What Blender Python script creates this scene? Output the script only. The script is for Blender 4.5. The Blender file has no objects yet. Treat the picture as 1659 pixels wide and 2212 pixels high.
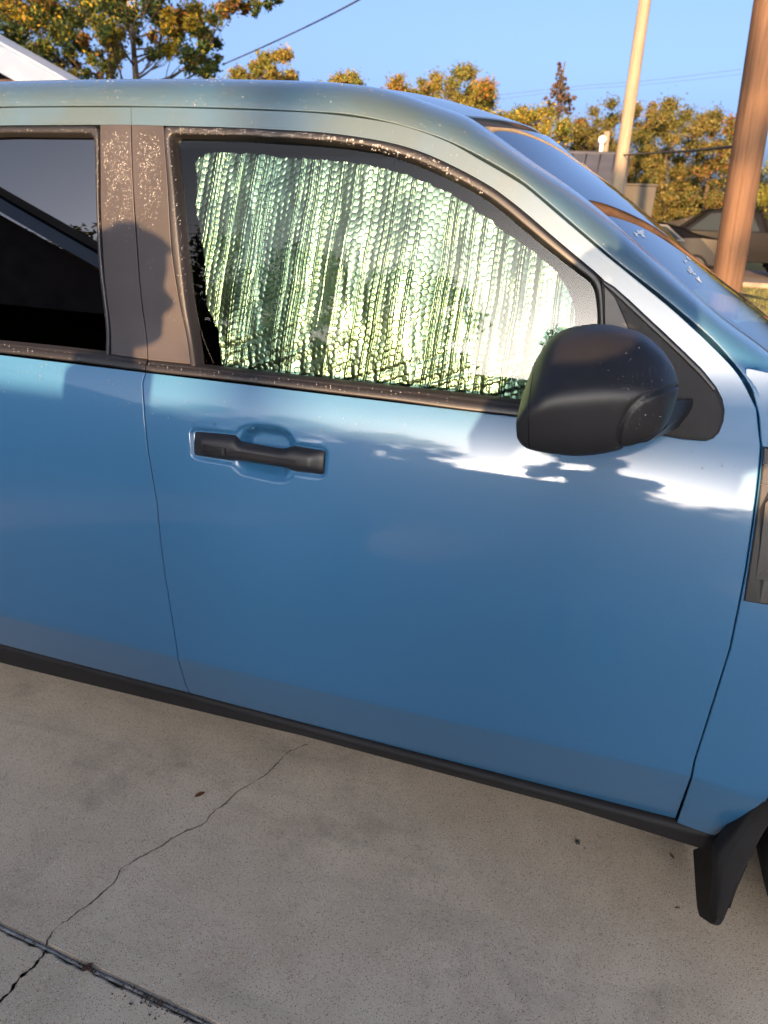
import bpy, bmesh, math, random
import numpy as np
from mathutils import Vector, Matrix

R = math.radians
rng = np.random.default_rng(7)
random.seed(7)
sc = bpy.context.scene
COL = sc.collection

# ------------------------------------------------------------------ camera
IMW, IMH, FPX = 1659.0, 2212.0, 1533.0
PITCH, ROLL, YAW, CAM_H, CAM_D = R(23.4), R(2.6), R(16.0), 1.53, 1.2
FWD = np.array([-math.sin(YAW) * math.cos(PITCH), math.cos(YAW) * math.cos(PITCH), -math.sin(PITCH)])
_r0 = np.array([math.cos(YAW), math.sin(YAW), 0.0])
_u0 = np.cross(_r0, FWD)
RIGHT = math.cos(ROLL) * _r0 + math.sin(ROLL) * _u0
UP = -math.sin(ROLL) * _r0 + math.cos(ROLL) * _u0
CPOS = np.array([0.0, -CAM_D, CAM_H])
cam_data = bpy.data.cameras.new('camera')
cam = bpy.data.objects.new('camera', cam_data)
COL.objects.link(cam)
M = Matrix([[RIGHT[i], UP[i], -FWD[i], CPOS[i]] for i in range(3)] + [[0, 0, 0, 1]])
cam.matrix_world = M
cam_data.sensor_fit = 'VERTICAL'
cam_data.sensor_height = 36.0
cam_data.sensor_width = 27.0
cam_data.lens = FPX * 36.0 / IMH
cam_data.clip_start = 0.02
cam_data.clip_end = 2000.0
cam_data.dof.use_dof = True
cam_data.dof.focus_distance = 1.45
cam_data.dof.aperture_fstop = 5.6
sc.camera = cam

# ------------------------------------------------------------------ light
SUN_EL, SUN_AZ = 6.3, 0.5            # azimuth measured from -Y towards +X
SUN_STRENGTH, SKY_STRENGTH, EXPOSURE = 4.0, 0.15, 2.3
w = bpy.data.worlds.new('World')
sc.world = w
w.use_nodes = True
nt = w.node_tree
bg = nt.nodes['Background']
sky = nt.nodes.new('ShaderNodeTexSky')
sky.sky_type = 'NISHITA'
sky.sun_disc = False
sky.sun_elevation = R(SUN_EL)
sky.sun_rotation = R(180.0 - SUN_AZ)
sky.altitude = 0
sky.air_density = 0.28
sky.dust_density = 6.0
sky.ozone_density = 1.3
nt.links.new(sky.outputs[0], bg.inputs[0])
bg.inputs[1].default_value = SKY_STRENGTH
sl = bpy.data.lights.new('sun', 'SUN')
sl.energy = SUN_STRENGTH
sl.angle = R(0.5)
sl.color = (1.0, 0.60, 0.29)
sun = bpy.data.objects.new('sun', sl)
COL.objects.link(sun)
SUNV = Vector((math.sin(R(SUN_AZ)) * math.cos(R(SUN_EL)), -math.cos(R(SUN_AZ)) * math.cos(R(SUN_EL)), math.sin(R(SUN_EL))))
sun.rotation_euler = SUNV.to_track_quat('Z', 'Y').to_euler()
sc.view_settings.view_transform = 'Standard'
sc.view_settings.look = 'None'
sc.view_settings.gamma = 1.0
sc.view_settings.use_curve_mapping = False
sc.view_settings.exposure = EXPOSURE
sc.cycles.use_denoising = True
sc.cycles.denoising_prefilter = 'ACCURATE'
sc.cycles.max_bounces = 12
sc.cycles.transparent_max_bounces = 16
sc.cycles.caustics_reflective = False
sc.cycles.caustics_refractive = False
sc.cycles.sample_clamp_indirect = 6.0

# ------------------------------------------------------------------ helpers: geometry
def ray(px):
    px = np.atleast_2d(np.asarray(px, float))
    d = FWD + ((px[:, :1] - IMW / 2) / FPX) * RIGHT - ((px[:, 1:] - IMH / 2) / FPX) * UP
    return d / np.linalg.norm(d, axis=1, keepdims=True)

def on_y(px, Y):
    r = ray(px)
    t = (Y - CPOS[1]) / r[:, 1]
    return CPOS + r * np.asarray(t)[:, None]

def on_x(px, X):
    r = ray(px)
    t = (X - CPOS[0]) / r[:, 0]
    return CPOS + r * np.asarray(t)[:, None]

def on_z(px, Z=0.0):
    r = ray(px)
    t = (Z - CPOS[2]) / r[:, 2]
    return CPOS + r * np.asarray(t)[:, None]

# side profile of the pickup: lateral position against height
_z = np.linspace(0.2, 2.0, 3601)
_TZ = [0.2, 0.546, 0.560, 0.75, 0.82, 0.90, 1.00, 1.06, 1.10, 1.13, 1.19, 1.24, 1.30, 1.45, 1.63, 1.72, 2.0]
_TT = [-22, -22, 1.0, 1.5, 3.0, 6.5, 9.0, 10.6, 14, 18, 26, 24, 11, 12, 15, 20, 20]
_t = np.interp(_z, _TZ, _TT)
_y = np.concatenate([[0], np.cumsum(np.tan(np.radians(_t[:-1])) * np.diff(_z))])
_y -= np.interp(0.556, _z, _y) + 0.022
_GT = np.interp(_z, [1.15, 1.22, 1.32, 1.63, 1.75], [7, 8, 10, 15, 16])
_gy = np.concatenate([[0], np.cumsum(np.tan(np.radians(_GT[:-1])) * np.diff(_z))])
_gy += np.interp(1.63, _z, _y) + 0.014 - np.interp(1.63, _z, _gy)
def PY(z): return np.interp(z, _z, _y)
def GY(z): return np.interp(z, _z, _gy)
def HX(x): return 0.006 * (np.asarray(x) + 0.35) ** 2

def surf(px, off=0.0, prof=PY):
    px = np.atleast_2d(np.asarray(px, float))
    Y = np.full(len(px), 0.05)
    r = ray(px)
    for _ in range(14):
        p = CPOS + r * ((Y - CPOS[1]) / r[:, 1])[:, None]
        Y = prof(p[:, 2]) + HX(p[:, 0]) + off
    return p

def crom(pts, n):
    """smooth resample of a polyline (any dimension) to n points, roughly by arc length"""
    pts = np.asarray(pts, float)
    if len(pts) < 3:
        t = np.linspace(0, 1, n)[:, None]
        return pts[0] * (1 - t) + pts[-1] * t
    p = np.vstack([2 * pts[0] - pts[1], pts, 2 * pts[-1] - pts[-2]])
    out = []
    for i in range(1, len(p) - 2):
        t = np.linspace(0, 1, 16, endpoint=False)[:, None]
        a, b, c, d = p[i - 1], p[i], p[i + 1], p[i + 2]
        # centripetal-like damping: limit tangents to the shorter neighbour
        m1 = (c - a) / 2
        m2 = (d - b) / 2
        L = np.linalg.norm(c - b) + 1e-12
        for m in (m1, m2):
            l = np.linalg.norm(m)
            if l > L:
                m *= L / l
        out.append((2 * t**3 - 3 * t**2 + 1) * b + (t**3 - 2 * t**2 + t) * m1 + (-2 * t**3 + 3 * t**2) * c + (t**3 - t**2) * m2)
    out = np.vstack(out + [p[-2][None]])
    s = np.concatenate([[0], np.cumsum(np.linalg.norm(np.diff(out, axis=0), axis=1))])
    q = np.linspace(0, s[-1], n)
    return np.stack([np.interp(q, s, out[:, k]) for k in range(out.shape[1])], -1)

def mesh_obj(name, verts, faces, m, parent=None, smooth=True, normals=None, loc=None):
    me = bpy.data.meshes.new(name)
    me.from_pydata(np.asarray(verts, float).tolist() if not isinstance(verts, list) else verts, [], faces if isinstance(faces, list) else np.asarray(faces).tolist())
    me.update()
    if smooth:
        me.polygons.foreach_set('use_smooth', [True] * len(me.polygons))
    if normals is not None:
        me.normals_split_custom_set_from_vertices(np.asarray(normals).tolist())
    o = bpy.data.objects.new(name, me)
    if m is not None:
        for mm in (m if isinstance(m, (list, tuple)) else [m]):
            me.materials.append(mm)
    COL.objects.link(o)
    if parent is not None:
        o.parent = parent
    if loc is not None:
        o.location = loc
    return o

def bm_obj(name, bm, m, parent=None, smooth=False, loc=None):
    me = bpy.data.meshes.new(name)
    bm.normal_update()
    bm.to_mesh(me)
    bm.free()
    if smooth:
        me.polygons.foreach_set('use_smooth', [True] * len(me.polygons))
    o = bpy.data.objects.new(name, me)
    me.materials.append(m)
    COL.objects.link(o)
    if parent is not None:
        o.parent = parent
    if loc is not None:
        o.location = loc
    return o

def empty(name, loc=(0, 0, 0), rz=0.0):
    o = bpy.data.objects.new(name, None)
    COL.objects.link(o)
    o.location = loc
    o.rotation_euler = (0, 0, rz)
    return o

def tag(o, label=None, cat=None, group=None, kind=None):
    if label: o['label'] = label
    if cat: o['category'] = cat
    if group: o['group'] = group
    if kind: o['kind'] = kind
    return o

def grid_normals(G, hint):
    du = np.gradient(G, axis=1)
    dv = np.gradient(G, axis=0)
    n = np.cross(du, dv)
    n /= np.linalg.norm(n, axis=2, keepdims=True) + 1e-15
    hint = np.asarray(hint, float)
    s = np.sign((n * hint).sum(2).mean())
    return n * (s if s != 0 else 1)

def ext_edge(G, N, axis, end, r=0.0022, depth=0.022):
    """adds a rolled edge (rounded, then folded inwards) along one side of a grid"""
    if axis == 1:
        G = G.transpose(1, 0, 2); N = N.transpose(1, 0, 2)
    if end == 0:
        G = G[::-1]; N = N[::-1]
    T = G[-1] - G[-2]
    nl = N[-1]
    T = T - (T * nl).sum(1, keepdims=True) * nl
    T /= np.linalg.norm(T, axis=1, keepdims=True) + 1e-15
    base = G[-1]
    rows, nr = [], []
    for a in (30, 60, 90):
        s, c = math.sin(R(a)), math.cos(R(a))
        rows.append(base + T * r * s - nl * r * (1 - c)); nr.append(nl * c + T * s)
    rows.append(base + T * r - nl * depth); nr.append(T)
    G = np.concatenate([G, np.array(rows)]); N = np.concatenate([N, np.array(nr)])
    if end == 0:
        G = G[::-1]; N = N[::-1]
    if axis == 1:
        G = G.transpose(1, 0, 2); N = N.transpose(1, 0, 2)
    return G, N

def grid_faces(nv, nu, flip=False, close_u=False):
    i = np.arange(nv - 1)[:, None] * nu
    j = np.arange(nu - (0 if close_u else 1))[None, :]
    j2 = (j + 1) % nu
    q = np.stack([i + j, i + j2, i + nu + j2, i + nu + j], -1).reshape(-1, 4)
    return q[:, ::-1] if flip else q

def grid_obj(name, G, m, parent=None, hint=(0, -1, 0), lips='', r=0.0022, depth=0.022, N=None):
    if N is None:
        N = grid_normals(G, hint)
    for ch in lips:
        G, N = ext_edge(G, N, {'l': 1, 'r': 1, 't': 0, 'b': 0}[ch], {'l': 0, 'r': 1, 'b': 0, 't': 1}[ch], r, depth)
    nv, nu = G.shape[:2]
    a, b, c = G[nv // 2, nu // 2], G[nv // 2, nu // 2 + 1 if nu // 2 + 1 < nu else nu // 2 - 1], G[nv // 2 + 1 if nv // 2 + 1 < nv else nv // 2 - 1, nu // 2]
    cr = np.cross(b - a, c - a)
    if nu // 2 + 1 >= nu: cr = -cr
    if nv // 2 + 1 >= nv: cr = -cr
    flip = (cr @ N[nv // 2, nu // 2]) < 0
    return mesh_obj(name, G.reshape(-1, 3), grid_faces(nv, nu, flip), m, parent, True, N.reshape(-1, 3))

def strip3(A, B, n, ts, offs, name, m, parent, lips='', prof=PY, r=0.002, depth=0.02):
    """panel between two photo-measured outlines laid on the body surface; cross-section offsets offs at ts"""
    a = crom(surf(A, 0, prof)[:, [0, 2]], n) if len(A) != len(B) else None
    if a is None:
        pa, pb = surf(A, 0, prof)[:, [0, 2]], surf(B, 0, prof)[:, [0, 2]]
        both = crom(np.hstack([pa, pb]), n)
        a, b = both[:, :2], both[:, 2:]
    else:
        b = crom(surf(B, 0, prof)[:, [0, 2]], n)
    ts = np.asarray(ts)[:, None, None]
    xz = a[None] * (1 - ts) + b[None] * ts
    off = np.asarray(offs)[:, None]
    Y = prof(xz[..., 1]) + HX(xz[..., 0]) + off
    G = np.stack([xz[..., 0], Y, xz[..., 1]], -1)
    return grid_obj(name, G, m, parent, (0, -1, 0), lips, r, depth)

def tube(bm, pts, radii, seg=8, cap=True):
    pts = [Vector(p) for p in pts]
    rings = []
    prev = None
    for i, p in enumerate(pts):
        d = (pts[min(i + 1, len(pts) - 1)] - pts[max(i - 1, 0)]).normalized()
        if prev is None:
            a = d.orthogonal().normalized()
        else:
            a = (prev - d * prev.dot(d)).normalized()
        prev = a
        b = d.cross(a)
        r = radii[i] if hasattr(radii, '__len__') else radii
        rings.append([bm.verts.new(p + (a * math.cos(2 * math.pi * k / seg) + b * math.sin(2 * math.pi * k / seg)) * r) for k in range(seg)])
    for r0, r1 in zip(rings, rings[1:]):
        for k in range(seg):
            bm.faces.new((r0[k], r0[(k + 1) % seg], r1[(k + 1) % seg], r1[k]))
    if cap:
        bm.faces.new(rings[0][::-1]); bm.faces.new(rings[-1])

def box(bm, x0, x1, y0, y1, z0, z1, bevel=0.0):
    vs = [bm.verts.new((x, y, z)) for x in (x0, x1) for y in (y0, y1) for z in (z0, z1)]
    fs = [(0, 1, 3, 2), (4, 6, 7, 5), (0, 4, 5, 1), (2, 3, 7, 6), (0, 2, 6, 4), (1, 5, 7, 3)]
    faces = [bm.faces.new([vs[i] for i in f]) for f in fs]
    if bevel > 0:
        es = list({e for f in faces for e in f.edges})
        bmesh.ops.bevel(bm, geom=es, offset=bevel, segments=2, affect='EDGES', profile=0.5)

def lathe(bm, prof, seg=32, axis='Y'):
    rings = []
    for (r, h) in prof:
        ring = []
        for k in range(seg):
            a = 2 * math.pi * k / seg
            ring.append(bm.verts.new((r * math.cos(a), h, r * math.sin(a)) if axis == 'Y' else (r * math.cos(a), r * math.sin(a), h)))
        rings.append(ring)
    for r0, r1 in zip(rings, rings[1:]):
        for k in range(seg):
            bm.faces.new((r0[k], r0[(k + 1) % seg], r1[(k + 1) % seg], r1[k]))

def prism(bm, poly_xz, y0, y1, bevel=0.0):
    """extrude an x-z polygon between two y planes"""
    a = [bm.verts.new((p[0], y0, p[1])) for p in poly_xz]
    b = [bm.verts.new((p[0], y1, p[1])) for p in poly_xz]
    n = len(a)
    fs = [bm.faces.new(a), bm.faces.new(b[::-1])]
    for i in range(n):
        fs.append(bm.faces.new((a[i], b[i], b[(i + 1) % n], a[(i + 1) % n])))
    bmesh.ops.recalc_face_normals(bm, faces=fs)
    if bevel > 0:
        es = list({e for f in fs[:2] for e in f.edges})
        bmesh.ops.bevel(bm, geom=es, offset=bevel, segments=2, affect='EDGES', profile=0.5)

# ------------------------------------------------------------------ helpers: materials
def new_mat(name):
    m = bpy.data.materials.new(name)
    m.use_nodes = True
    return m, m.node_tree, m.node_tree.nodes['Principled BSDF']

def pmat(name, col, rough=0.5, metal=0.0, coat=0.0, spec=0.5, bump=None, noise=None, coat_rough=0.03):
    """principled material; noise=(scale, amount) varies the colour, bump=(scale, strength, distance)"""
    m, t, b = new_mat(name)
    b.inputs['Base Color'].default_value = (*col, 1)
    b.inputs['Roughness'].default_value = rough
    b.inputs['Metallic'].default_value = metal
    b.inputs['Coat Weight'].default_value = coat
    b.inputs['Coat Roughness'].default_value = coat_rough
    b.inputs['Specular IOR Level'].default_value = spec
    tc = t.nodes.new('ShaderNodeTexCoord')
    if noise:
        n = t.nodes.new('ShaderNodeTexNoise')
        n.inputs['Scale'].default_value = noise[0]
        n.inputs['Detail'].default_value = 6
        t.links.new(tc.outputs['Object'], n.inputs['Vector'])
        cr = t.nodes.new('ShaderNodeValToRGB')
        a = noise[1]
        cr.color_ramp.elements[0].color = (*[c * (1 - a) for c in col], 1)
        cr.color_ramp.elements[1].color = (*[min(1, c * (1 + a)) for c in col], 1)
        cr.color_ramp.elements[0].position = 0.3
        cr.color_ramp.elements[1].position = 0.7
        t.links.new(n.outputs['Fac'], cr.inputs[0])
        t.links.new(cr.outputs[0], b.inputs['Base Color'])
    if bump:
        n2 = t.nodes.new('ShaderNodeTexNoise')
        n2.inputs['Scale'].default_value = bump[0]
        n2.inputs['Detail'].default_value = 4
        t.links.new(tc.outputs['Object'], n2.inputs['Vector'])
        bp = t.nodes.new('ShaderNodeBump')
        bp.inputs['Strength'].default_value = bump[1]
        bp.inputs['Distance'].default_value = bump[2]
        t.links.new(n2.outputs['Fac'], bp.inputs['Height'])
        t.links.new(bp.outputs[0], b.inputs['Normal'])
    return m

def glass_mat(name, tint, refl=1.0, ior=1.5, rough=0.0):
    """thin automotive glass: tinted see-through with a fresnel reflection"""
    m, t, b = new_mat(name)
    t.nodes.remove(b)
    out = t.nodes['Material Output']
    tr = t.nodes.new('ShaderNodeBsdfTransparent'); tr.inputs[0].default_value = (*tint, 1)
    gl = t.nodes.new('ShaderNodeBsdfGlossy'); gl.inputs['Roughness'].default_value = rough
    gl.inputs[0].default_value = (refl, refl, refl, 1)
    fr = t.nodes.new('ShaderNodeFresnel'); fr.inputs[0].default_value = ior
    mx = t.nodes.new('ShaderNodeMixShader')
    t.links.new(fr.outputs[0], mx.inputs[0])
    t.links.new(tr.outputs[0], mx.inputs[1])
    t.links.new(gl.outputs[0], mx.inputs[2])
    t.links.new(mx.outputs[0], out.inputs[0])
    return m

def paint_mat(name, col, flake=0.5):
    m, t, b = new_mat(name)
    tc = t.nodes.new('ShaderNodeTexCoord')
    n = t.nodes.new('ShaderNodeTexNoise'); n.inputs['Scale'].default_value = 2.2; n.inputs['Detail'].default_value = 5
    t.links.new(tc.outputs['Object'], n.inputs['Vector'])
    mx = t.nodes.new('ShaderNodeMix'); mx.data_type = 'RGBA'
    mx.inputs[6].default_value = (*[c * 0.96 for c in col], 1)
    mx.inputs[7].default_value = (*[c * 1.05 for c in col], 1)
    t.links.new(n.outputs['Fac'], mx.inputs[0])
    # fine dust specks and dried water marks
    v = t.nodes.new('ShaderNodeTexVoronoi'); v.inputs['Scale'].default_value = 95
    t.links.new(tc.outputs['Object'], v.inputs['Vector'])
    lt = t.nodes.new('ShaderNodeMath'); lt.operation = 'LESS_THAN'; lt.inputs[1].default_value = 0.055
    t.links.new(v.outputs['Distance'], lt.inputs[0])
    n3 = t.nodes.new('ShaderNodeTexNoise'); n3.inputs['Scale'].default_value = 9
    t.links.new(tc.outputs['Object'], n3.inputs['Vector'])
    mu = t.nodes.new('ShaderNodeMath'); mu.operation = 'MULTIPLY'
    t.links.new(lt.outputs[0], mu.inputs[0]); t.links.new(n3.outputs['Fac'], mu.inputs[1])
    mu2 = t.nodes.new('ShaderNodeMath'); mu2.operation = 'MULTIPLY'; mu2.inputs[1].default_value = 0.35
    t.links.new(mu.outputs[0], mu2.inputs[0])
    mx2 = t.nodes.new('ShaderNodeMix'); mx2.data_type = 'RGBA'
    mx2.inputs[7].default_value = (0.45, 0.48, 0.48, 1)
    t.links.new(mu2.outputs[0], mx2.inputs[0]); t.links.new(mx.outputs[2], mx2.inputs[6])
    # dew dulls the high clear coat; warm sun's greying is painted into the colour
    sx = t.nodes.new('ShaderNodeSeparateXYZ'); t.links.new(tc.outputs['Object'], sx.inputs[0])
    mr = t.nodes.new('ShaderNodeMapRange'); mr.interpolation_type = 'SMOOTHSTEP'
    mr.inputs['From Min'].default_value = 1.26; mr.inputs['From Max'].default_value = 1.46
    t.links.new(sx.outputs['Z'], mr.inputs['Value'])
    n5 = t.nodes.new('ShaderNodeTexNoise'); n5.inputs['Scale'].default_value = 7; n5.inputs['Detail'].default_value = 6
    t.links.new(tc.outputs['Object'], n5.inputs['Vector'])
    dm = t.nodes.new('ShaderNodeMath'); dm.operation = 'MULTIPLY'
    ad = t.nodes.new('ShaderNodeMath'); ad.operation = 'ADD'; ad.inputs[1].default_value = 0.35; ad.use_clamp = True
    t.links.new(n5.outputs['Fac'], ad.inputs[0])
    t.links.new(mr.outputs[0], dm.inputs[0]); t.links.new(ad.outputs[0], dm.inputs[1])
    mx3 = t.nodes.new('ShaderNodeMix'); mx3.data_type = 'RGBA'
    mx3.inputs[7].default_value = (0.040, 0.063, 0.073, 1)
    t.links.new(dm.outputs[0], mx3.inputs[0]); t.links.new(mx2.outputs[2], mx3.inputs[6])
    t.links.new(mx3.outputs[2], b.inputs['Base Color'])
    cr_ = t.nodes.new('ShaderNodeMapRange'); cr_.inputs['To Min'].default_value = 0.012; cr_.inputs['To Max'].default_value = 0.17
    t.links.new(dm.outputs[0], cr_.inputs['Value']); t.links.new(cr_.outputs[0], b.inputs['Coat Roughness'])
    b.inputs['Roughness'].default_value = 0.42
    b.inputs['Metallic'].default_value = 0.0
    b.inputs['Specular IOR Level'].default_value = 0.3
    b.inputs['Coat Weight'].default_value = 1.0
    b.inputs['Coat IOR'].default_value = 1.42
    # orange peel
    n2 = t.nodes.new('ShaderNodeTexNoise'); n2.inputs['Scale'].default_value = 420
    t.links.new(tc.outputs['Object'], n2.inputs['Vector'])
    bp = t.nodes.new('ShaderNodeBump'); bp.inputs['Strength'].default_value = 0.03; bp.inputs['Distance'].default_value = 0.0006
    t.links.new(n2.outputs['Fac'], bp.inputs['Height'])
    t.links.new(bp.outputs[0], b.inputs['Coat Normal'])
    return m

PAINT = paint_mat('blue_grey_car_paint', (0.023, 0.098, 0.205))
BLACKP = pmat('black_plastic', (0.010, 0.010, 0.012), 0.42, spec=0.36, bump=(900, 0.12, 0.0005), noise=(14, 0.18))
BLACKS = pmat('satin_black_pillar', (0.030, 0.027, 0.030), 0.45, spec=0.25, noise=(6, 0.25))
BLACKT = pmat('textured_black_cladding', (0.010, 0.010, 0.011), 0.65, spec=0.3, bump=(1100, 0.35, 0.0008), noise=(8, 0.25))
RUBBER = pmat('black_rubber', (0.010, 0.010, 0.010), 0.7)
VOID = pmat('dark_cabin_trim', (0.006, 0.006, 0.007), 0.9, spec=0.1)
GLASS_F = glass_mat('front_window_glass', (0.66, 0.79, 0.72), ior=1.34)
GLASS_R = glass_mat('privacy_window_glass', (0.035, 0.035, 0.04), ior=2.0)
GLASS_W = glass_mat('windshield_glass', (0.45, 0.55, 0.52), ior=2.8)

# ================================================================== THE PICKUP
truck = tag(empty('pickup_truck'), 'blue grey pickup truck with dewy roof and black door mirror, filling the picture', 'pickup truck')

def sxz(px, prof=PY):
    return surf(px, 0, prof)[:, [0, 2]]

def poly_sdf(x, z, poly):
    """signed distance (negative inside) of points to a closed polygon"""
    d = np.full(x.shape, 1e9)
    inside = np.zeros(x.shape, bool)
    n = len(poly)
    for i in range(n):
        ax, az = poly[i]; bx, bz = poly[(i + 1) % n]
        ex, ez = bx - ax, bz - az
        t = np.clip(((x - ax) * ex + (z - az) * ez) / (ex * ex + ez * ez + 1e-18), 0, 1)
        d = np.minimum(d, np.hypot(x - ax - t * ex, z - az - t * ez))
        c = ((az > z) != (bz > z)) & (x < (bx - ax) * (z - az) / (bz - az + 1e-18) + ax)
        inside ^= c
    return np.where(inside, -d, d)

def sstep(a, b, v):
    t = np.clip((v - a) / (b - a), 0, 1)
    return t * t * (3 - 2 * t)

# --- seams
SEAM_L = sxz([(317, 800), (312, 813), (308, 827), (309, 850), (311, 880), (320, 976), (339, 1085), (358, 1253), (376, 1364), (384, 1416), (400, 1476), (416, 1512)])
SEAM_R = sxz([(1645, 962), (1642, 1000), (1631, 1098), (1610, 1238), (1577, 1401), (1540, 1520), (1500, 1645), (1457, 1779), (1450, 1800)])
DRIP = [(-760, 262), (-380, 244), (-160, 236), (0, 231), (160, 229.5), (280, 229.5), (480, 233), (664, 241), (750, 247), (850, 266), (930, 290), (990, 314), (1070, 356), (1150, 406), (1206, 455), (1235, 480), (1306, 541), (1389, 609), (1475, 676), (1535, 728), (1587, 780), (1607, 811), (1627, 847), (1639, 899), (1645, 962)]
def seam_l(z): return np.interp(z, SEAM_L[::-1, 1], SEAM_L[::-1, 0])
def seam_r(z):
    s = SEAM_R[np.argsort(SEAM_R[:, 1])]
    return np.interp(z, s[:, 1], s[:, 0])
Z_BELT = 1.190
def z_sill(x): return np.interp(x, [-2.2, -1.4, -0.83, 0.3, 0.6], [0.412, 0.409, 0.404, 0.376, 0.37])

# --- handle recess
HANDLE_REC = sxz([(412, 935), (416, 928), (424, 926), (508, 935), (518, 925), (530, 919.5), (551, 917), (580, 918.5), (604, 923), (620, 931), (630, 942), (638, 958), (690, 966.5), (702, 970), (706, 979), (702, 1022), (695, 1031), (685, 1031), (633, 1025), (626, 1036), (612, 1041), (590, 1039.5), (544, 1029.5), (520, 1023), (509, 1013), (501, 1004.5), (425, 991), (415, 984)])
HANDLE_CUP = sxz([(512, 950), (522, 930), (551, 921), (604, 928), (624, 943), (634, 965), (628, 1012), (612, 1036), (590, 1035), (544, 1025), (518, 1016), (508, 998)])

def door_grid(xl, xr, nx, nz, z_top=Z_BELT):
    v = np.linspace(0, 1, nz)[:, None]
    u = np.linspace(0, 1, nx)[None, :]
    z = np.full((nz, nx), 0.8)
    x = np.zeros((nz, nx))
    for _ in range(6):
        x = xl(z) * (1 - u) + xr(z) * u
        zb = z_sill(x) + 0.004
        z = zb + (z_top - zb) * v
    return x, z

front_door = None
x, z = door_grid(lambda q: seam_l(q) + 0.0031, lambda q: seam_r(q) - 0.0035, 330, 240)
Y = PY(z) + HX(x)
s1 = poly_sdf(x, z, HANDLE_REC)
s2 = poly_sdf(x, z, HANDLE_CUP)
Y = Y + 0.006 * sstep(0.003, -0.004, s1) + 0.030 * sstep(0.003, -0.024, s2)
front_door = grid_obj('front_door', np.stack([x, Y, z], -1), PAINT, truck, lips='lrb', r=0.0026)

# --- door handle, black, bridging the recess
hd = None
top = crom(sxz([(420, 936), (430, 935), (505, 942), (512, 948), (520, 956), (606, 971), (620, 969), (634, 965.5), (693, 975), (699, 978)]), 90)
bot = crom(sxz([(420, 983), (430, 986), (495, 996), (505, 996.5), (520, 997), (618, 1012), (626, 1016), (634, 1019.5), (688, 1025), (697, 1025)]), 90)
# pair by x so that the cross-sections stay upright
hxs = np.linspace(max(top[0, 0], bot[0, 0]), min(top[-1, 0], bot[-1, 0]), 90)
tz_ = np.interp(hxs, top[:, 0], top[:, 1]); bz_ = np.interp(hxs, bot[:, 0], bot[:, 1])
vv = np.linspace(-1, 1, 17)
G = []
for k in vv:
    zc = (tz_ + bz_) / 2 + (tz_ - bz_) / 2 * k
    bulge = 0.013 * np.maximum(0, 1 - abs(k) ** 3.2)
    endf = sstep(0, 0.022, hxs - hxs[0]) * sstep(0, 0.03, hxs[-1] - hxs)
    off = 0.007 - (0.003 + bulge * (0.35 + 0.65 * endf))
    G.append(np.stack([hxs, PY(zc) + HX(hxs) + off, zc], -1))
hd = grid_obj('door_handle', np.array(G), BLACKP, front_door, lips='lrtb', r=0.003, depth=0.02)
def on_handle(px, lift):
    p = surf(px)
    k = np.interp(p[:, 0], hxs, tz_), np.interp(p[:, 0], hxs, bz_)
    kk = (p[:, 2] - (k[0] + k[1]) / 2) / ((k[0] - k[1]) / 2)
    p[:, 1] += 0.007 - 0.003 - 0.013 * np.maximum(0, 1 - np.abs(kk) ** 3.2) - lift
    return p
for i in range(5):
    f = i / 4
    a = on_handle([(444, 959 + 16 * f), (493, 966 + 15.5 * f)], 0.0016)
    bm = bmesh.new(); tube(bm, crom(a, 6), 0.0016, 6)
    bm_obj('grip_rib', bm, BLACKP, hd, True)
a = on_handle([(500, 968), (570, 979.5), (641, 991), (641, 1001), (570, 990), (500, 978)], 0.0014)
bm = bmesh.new()
vs = [bm.verts.new(p) for p in a]; bm.faces.new(vs)
bmesh.ops.solidify(bm, geom=bm.faces[:], thickness=0.002)
bm_obj('handle_insert', bm, BLACKS, hd)

# --- rear door (runs out of the picture on the left)
x, z = door_grid(lambda q: np.full_like(q, -1.93) , lambda q: seam_l(q) - 0.0031, 160, 150)
Y = PY(z) + HX(x)
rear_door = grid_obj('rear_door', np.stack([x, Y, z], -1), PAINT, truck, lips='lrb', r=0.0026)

# --- painted header of both doors; the front one runs down the windshield pillar to the belt
HB_F = [(285, 271), (354, 271.5), (420, 273), (520, 276), (590, 279.5), (710, 287.5), (830, 305.5), (910, 328), (990, 364), (1062, 404), (1106, 436), (1142, 465), (1206, 520), (1273, 576), (1300, 600), (1345, 650), (1380, 700), (1410, 770), (1425, 840), (1432, 886)]
HA_F = [(284, 233), (350, 233.5), (410, 235), (500, 237.5), (570, 240), (690, 246), (800, 259), (880, 276), (968, 308), (1045, 346), (1100, 378), (1140, 404), (1206, 460), (1290, 532), (1320, 557), (1395, 618), (1460, 672), (1530, 737), (1595, 806), (1636, 892)]
HA_F = [(q[0] - 2.5, q[1] + 3.5) if 1040 < q[0] < 1630 else q for q in HA_F]
pa, pb = sxz(HA_F), sxz(HB_F)
both = crom(np.hstack([pa, pb]), 220)
ts = np.linspace(0, 1, 40)[:, None, None]
a, b = both[:, :2].copy(), both[:, 2:].copy()
both_end = np.array([[seam_r(Z_BELT) - 0.0035, Z_BELT]])
a[-1] = both_end; b[-1, 1] = Z_BELT
xz = a[None] * (1 - ts) + b[None] * ts
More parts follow.
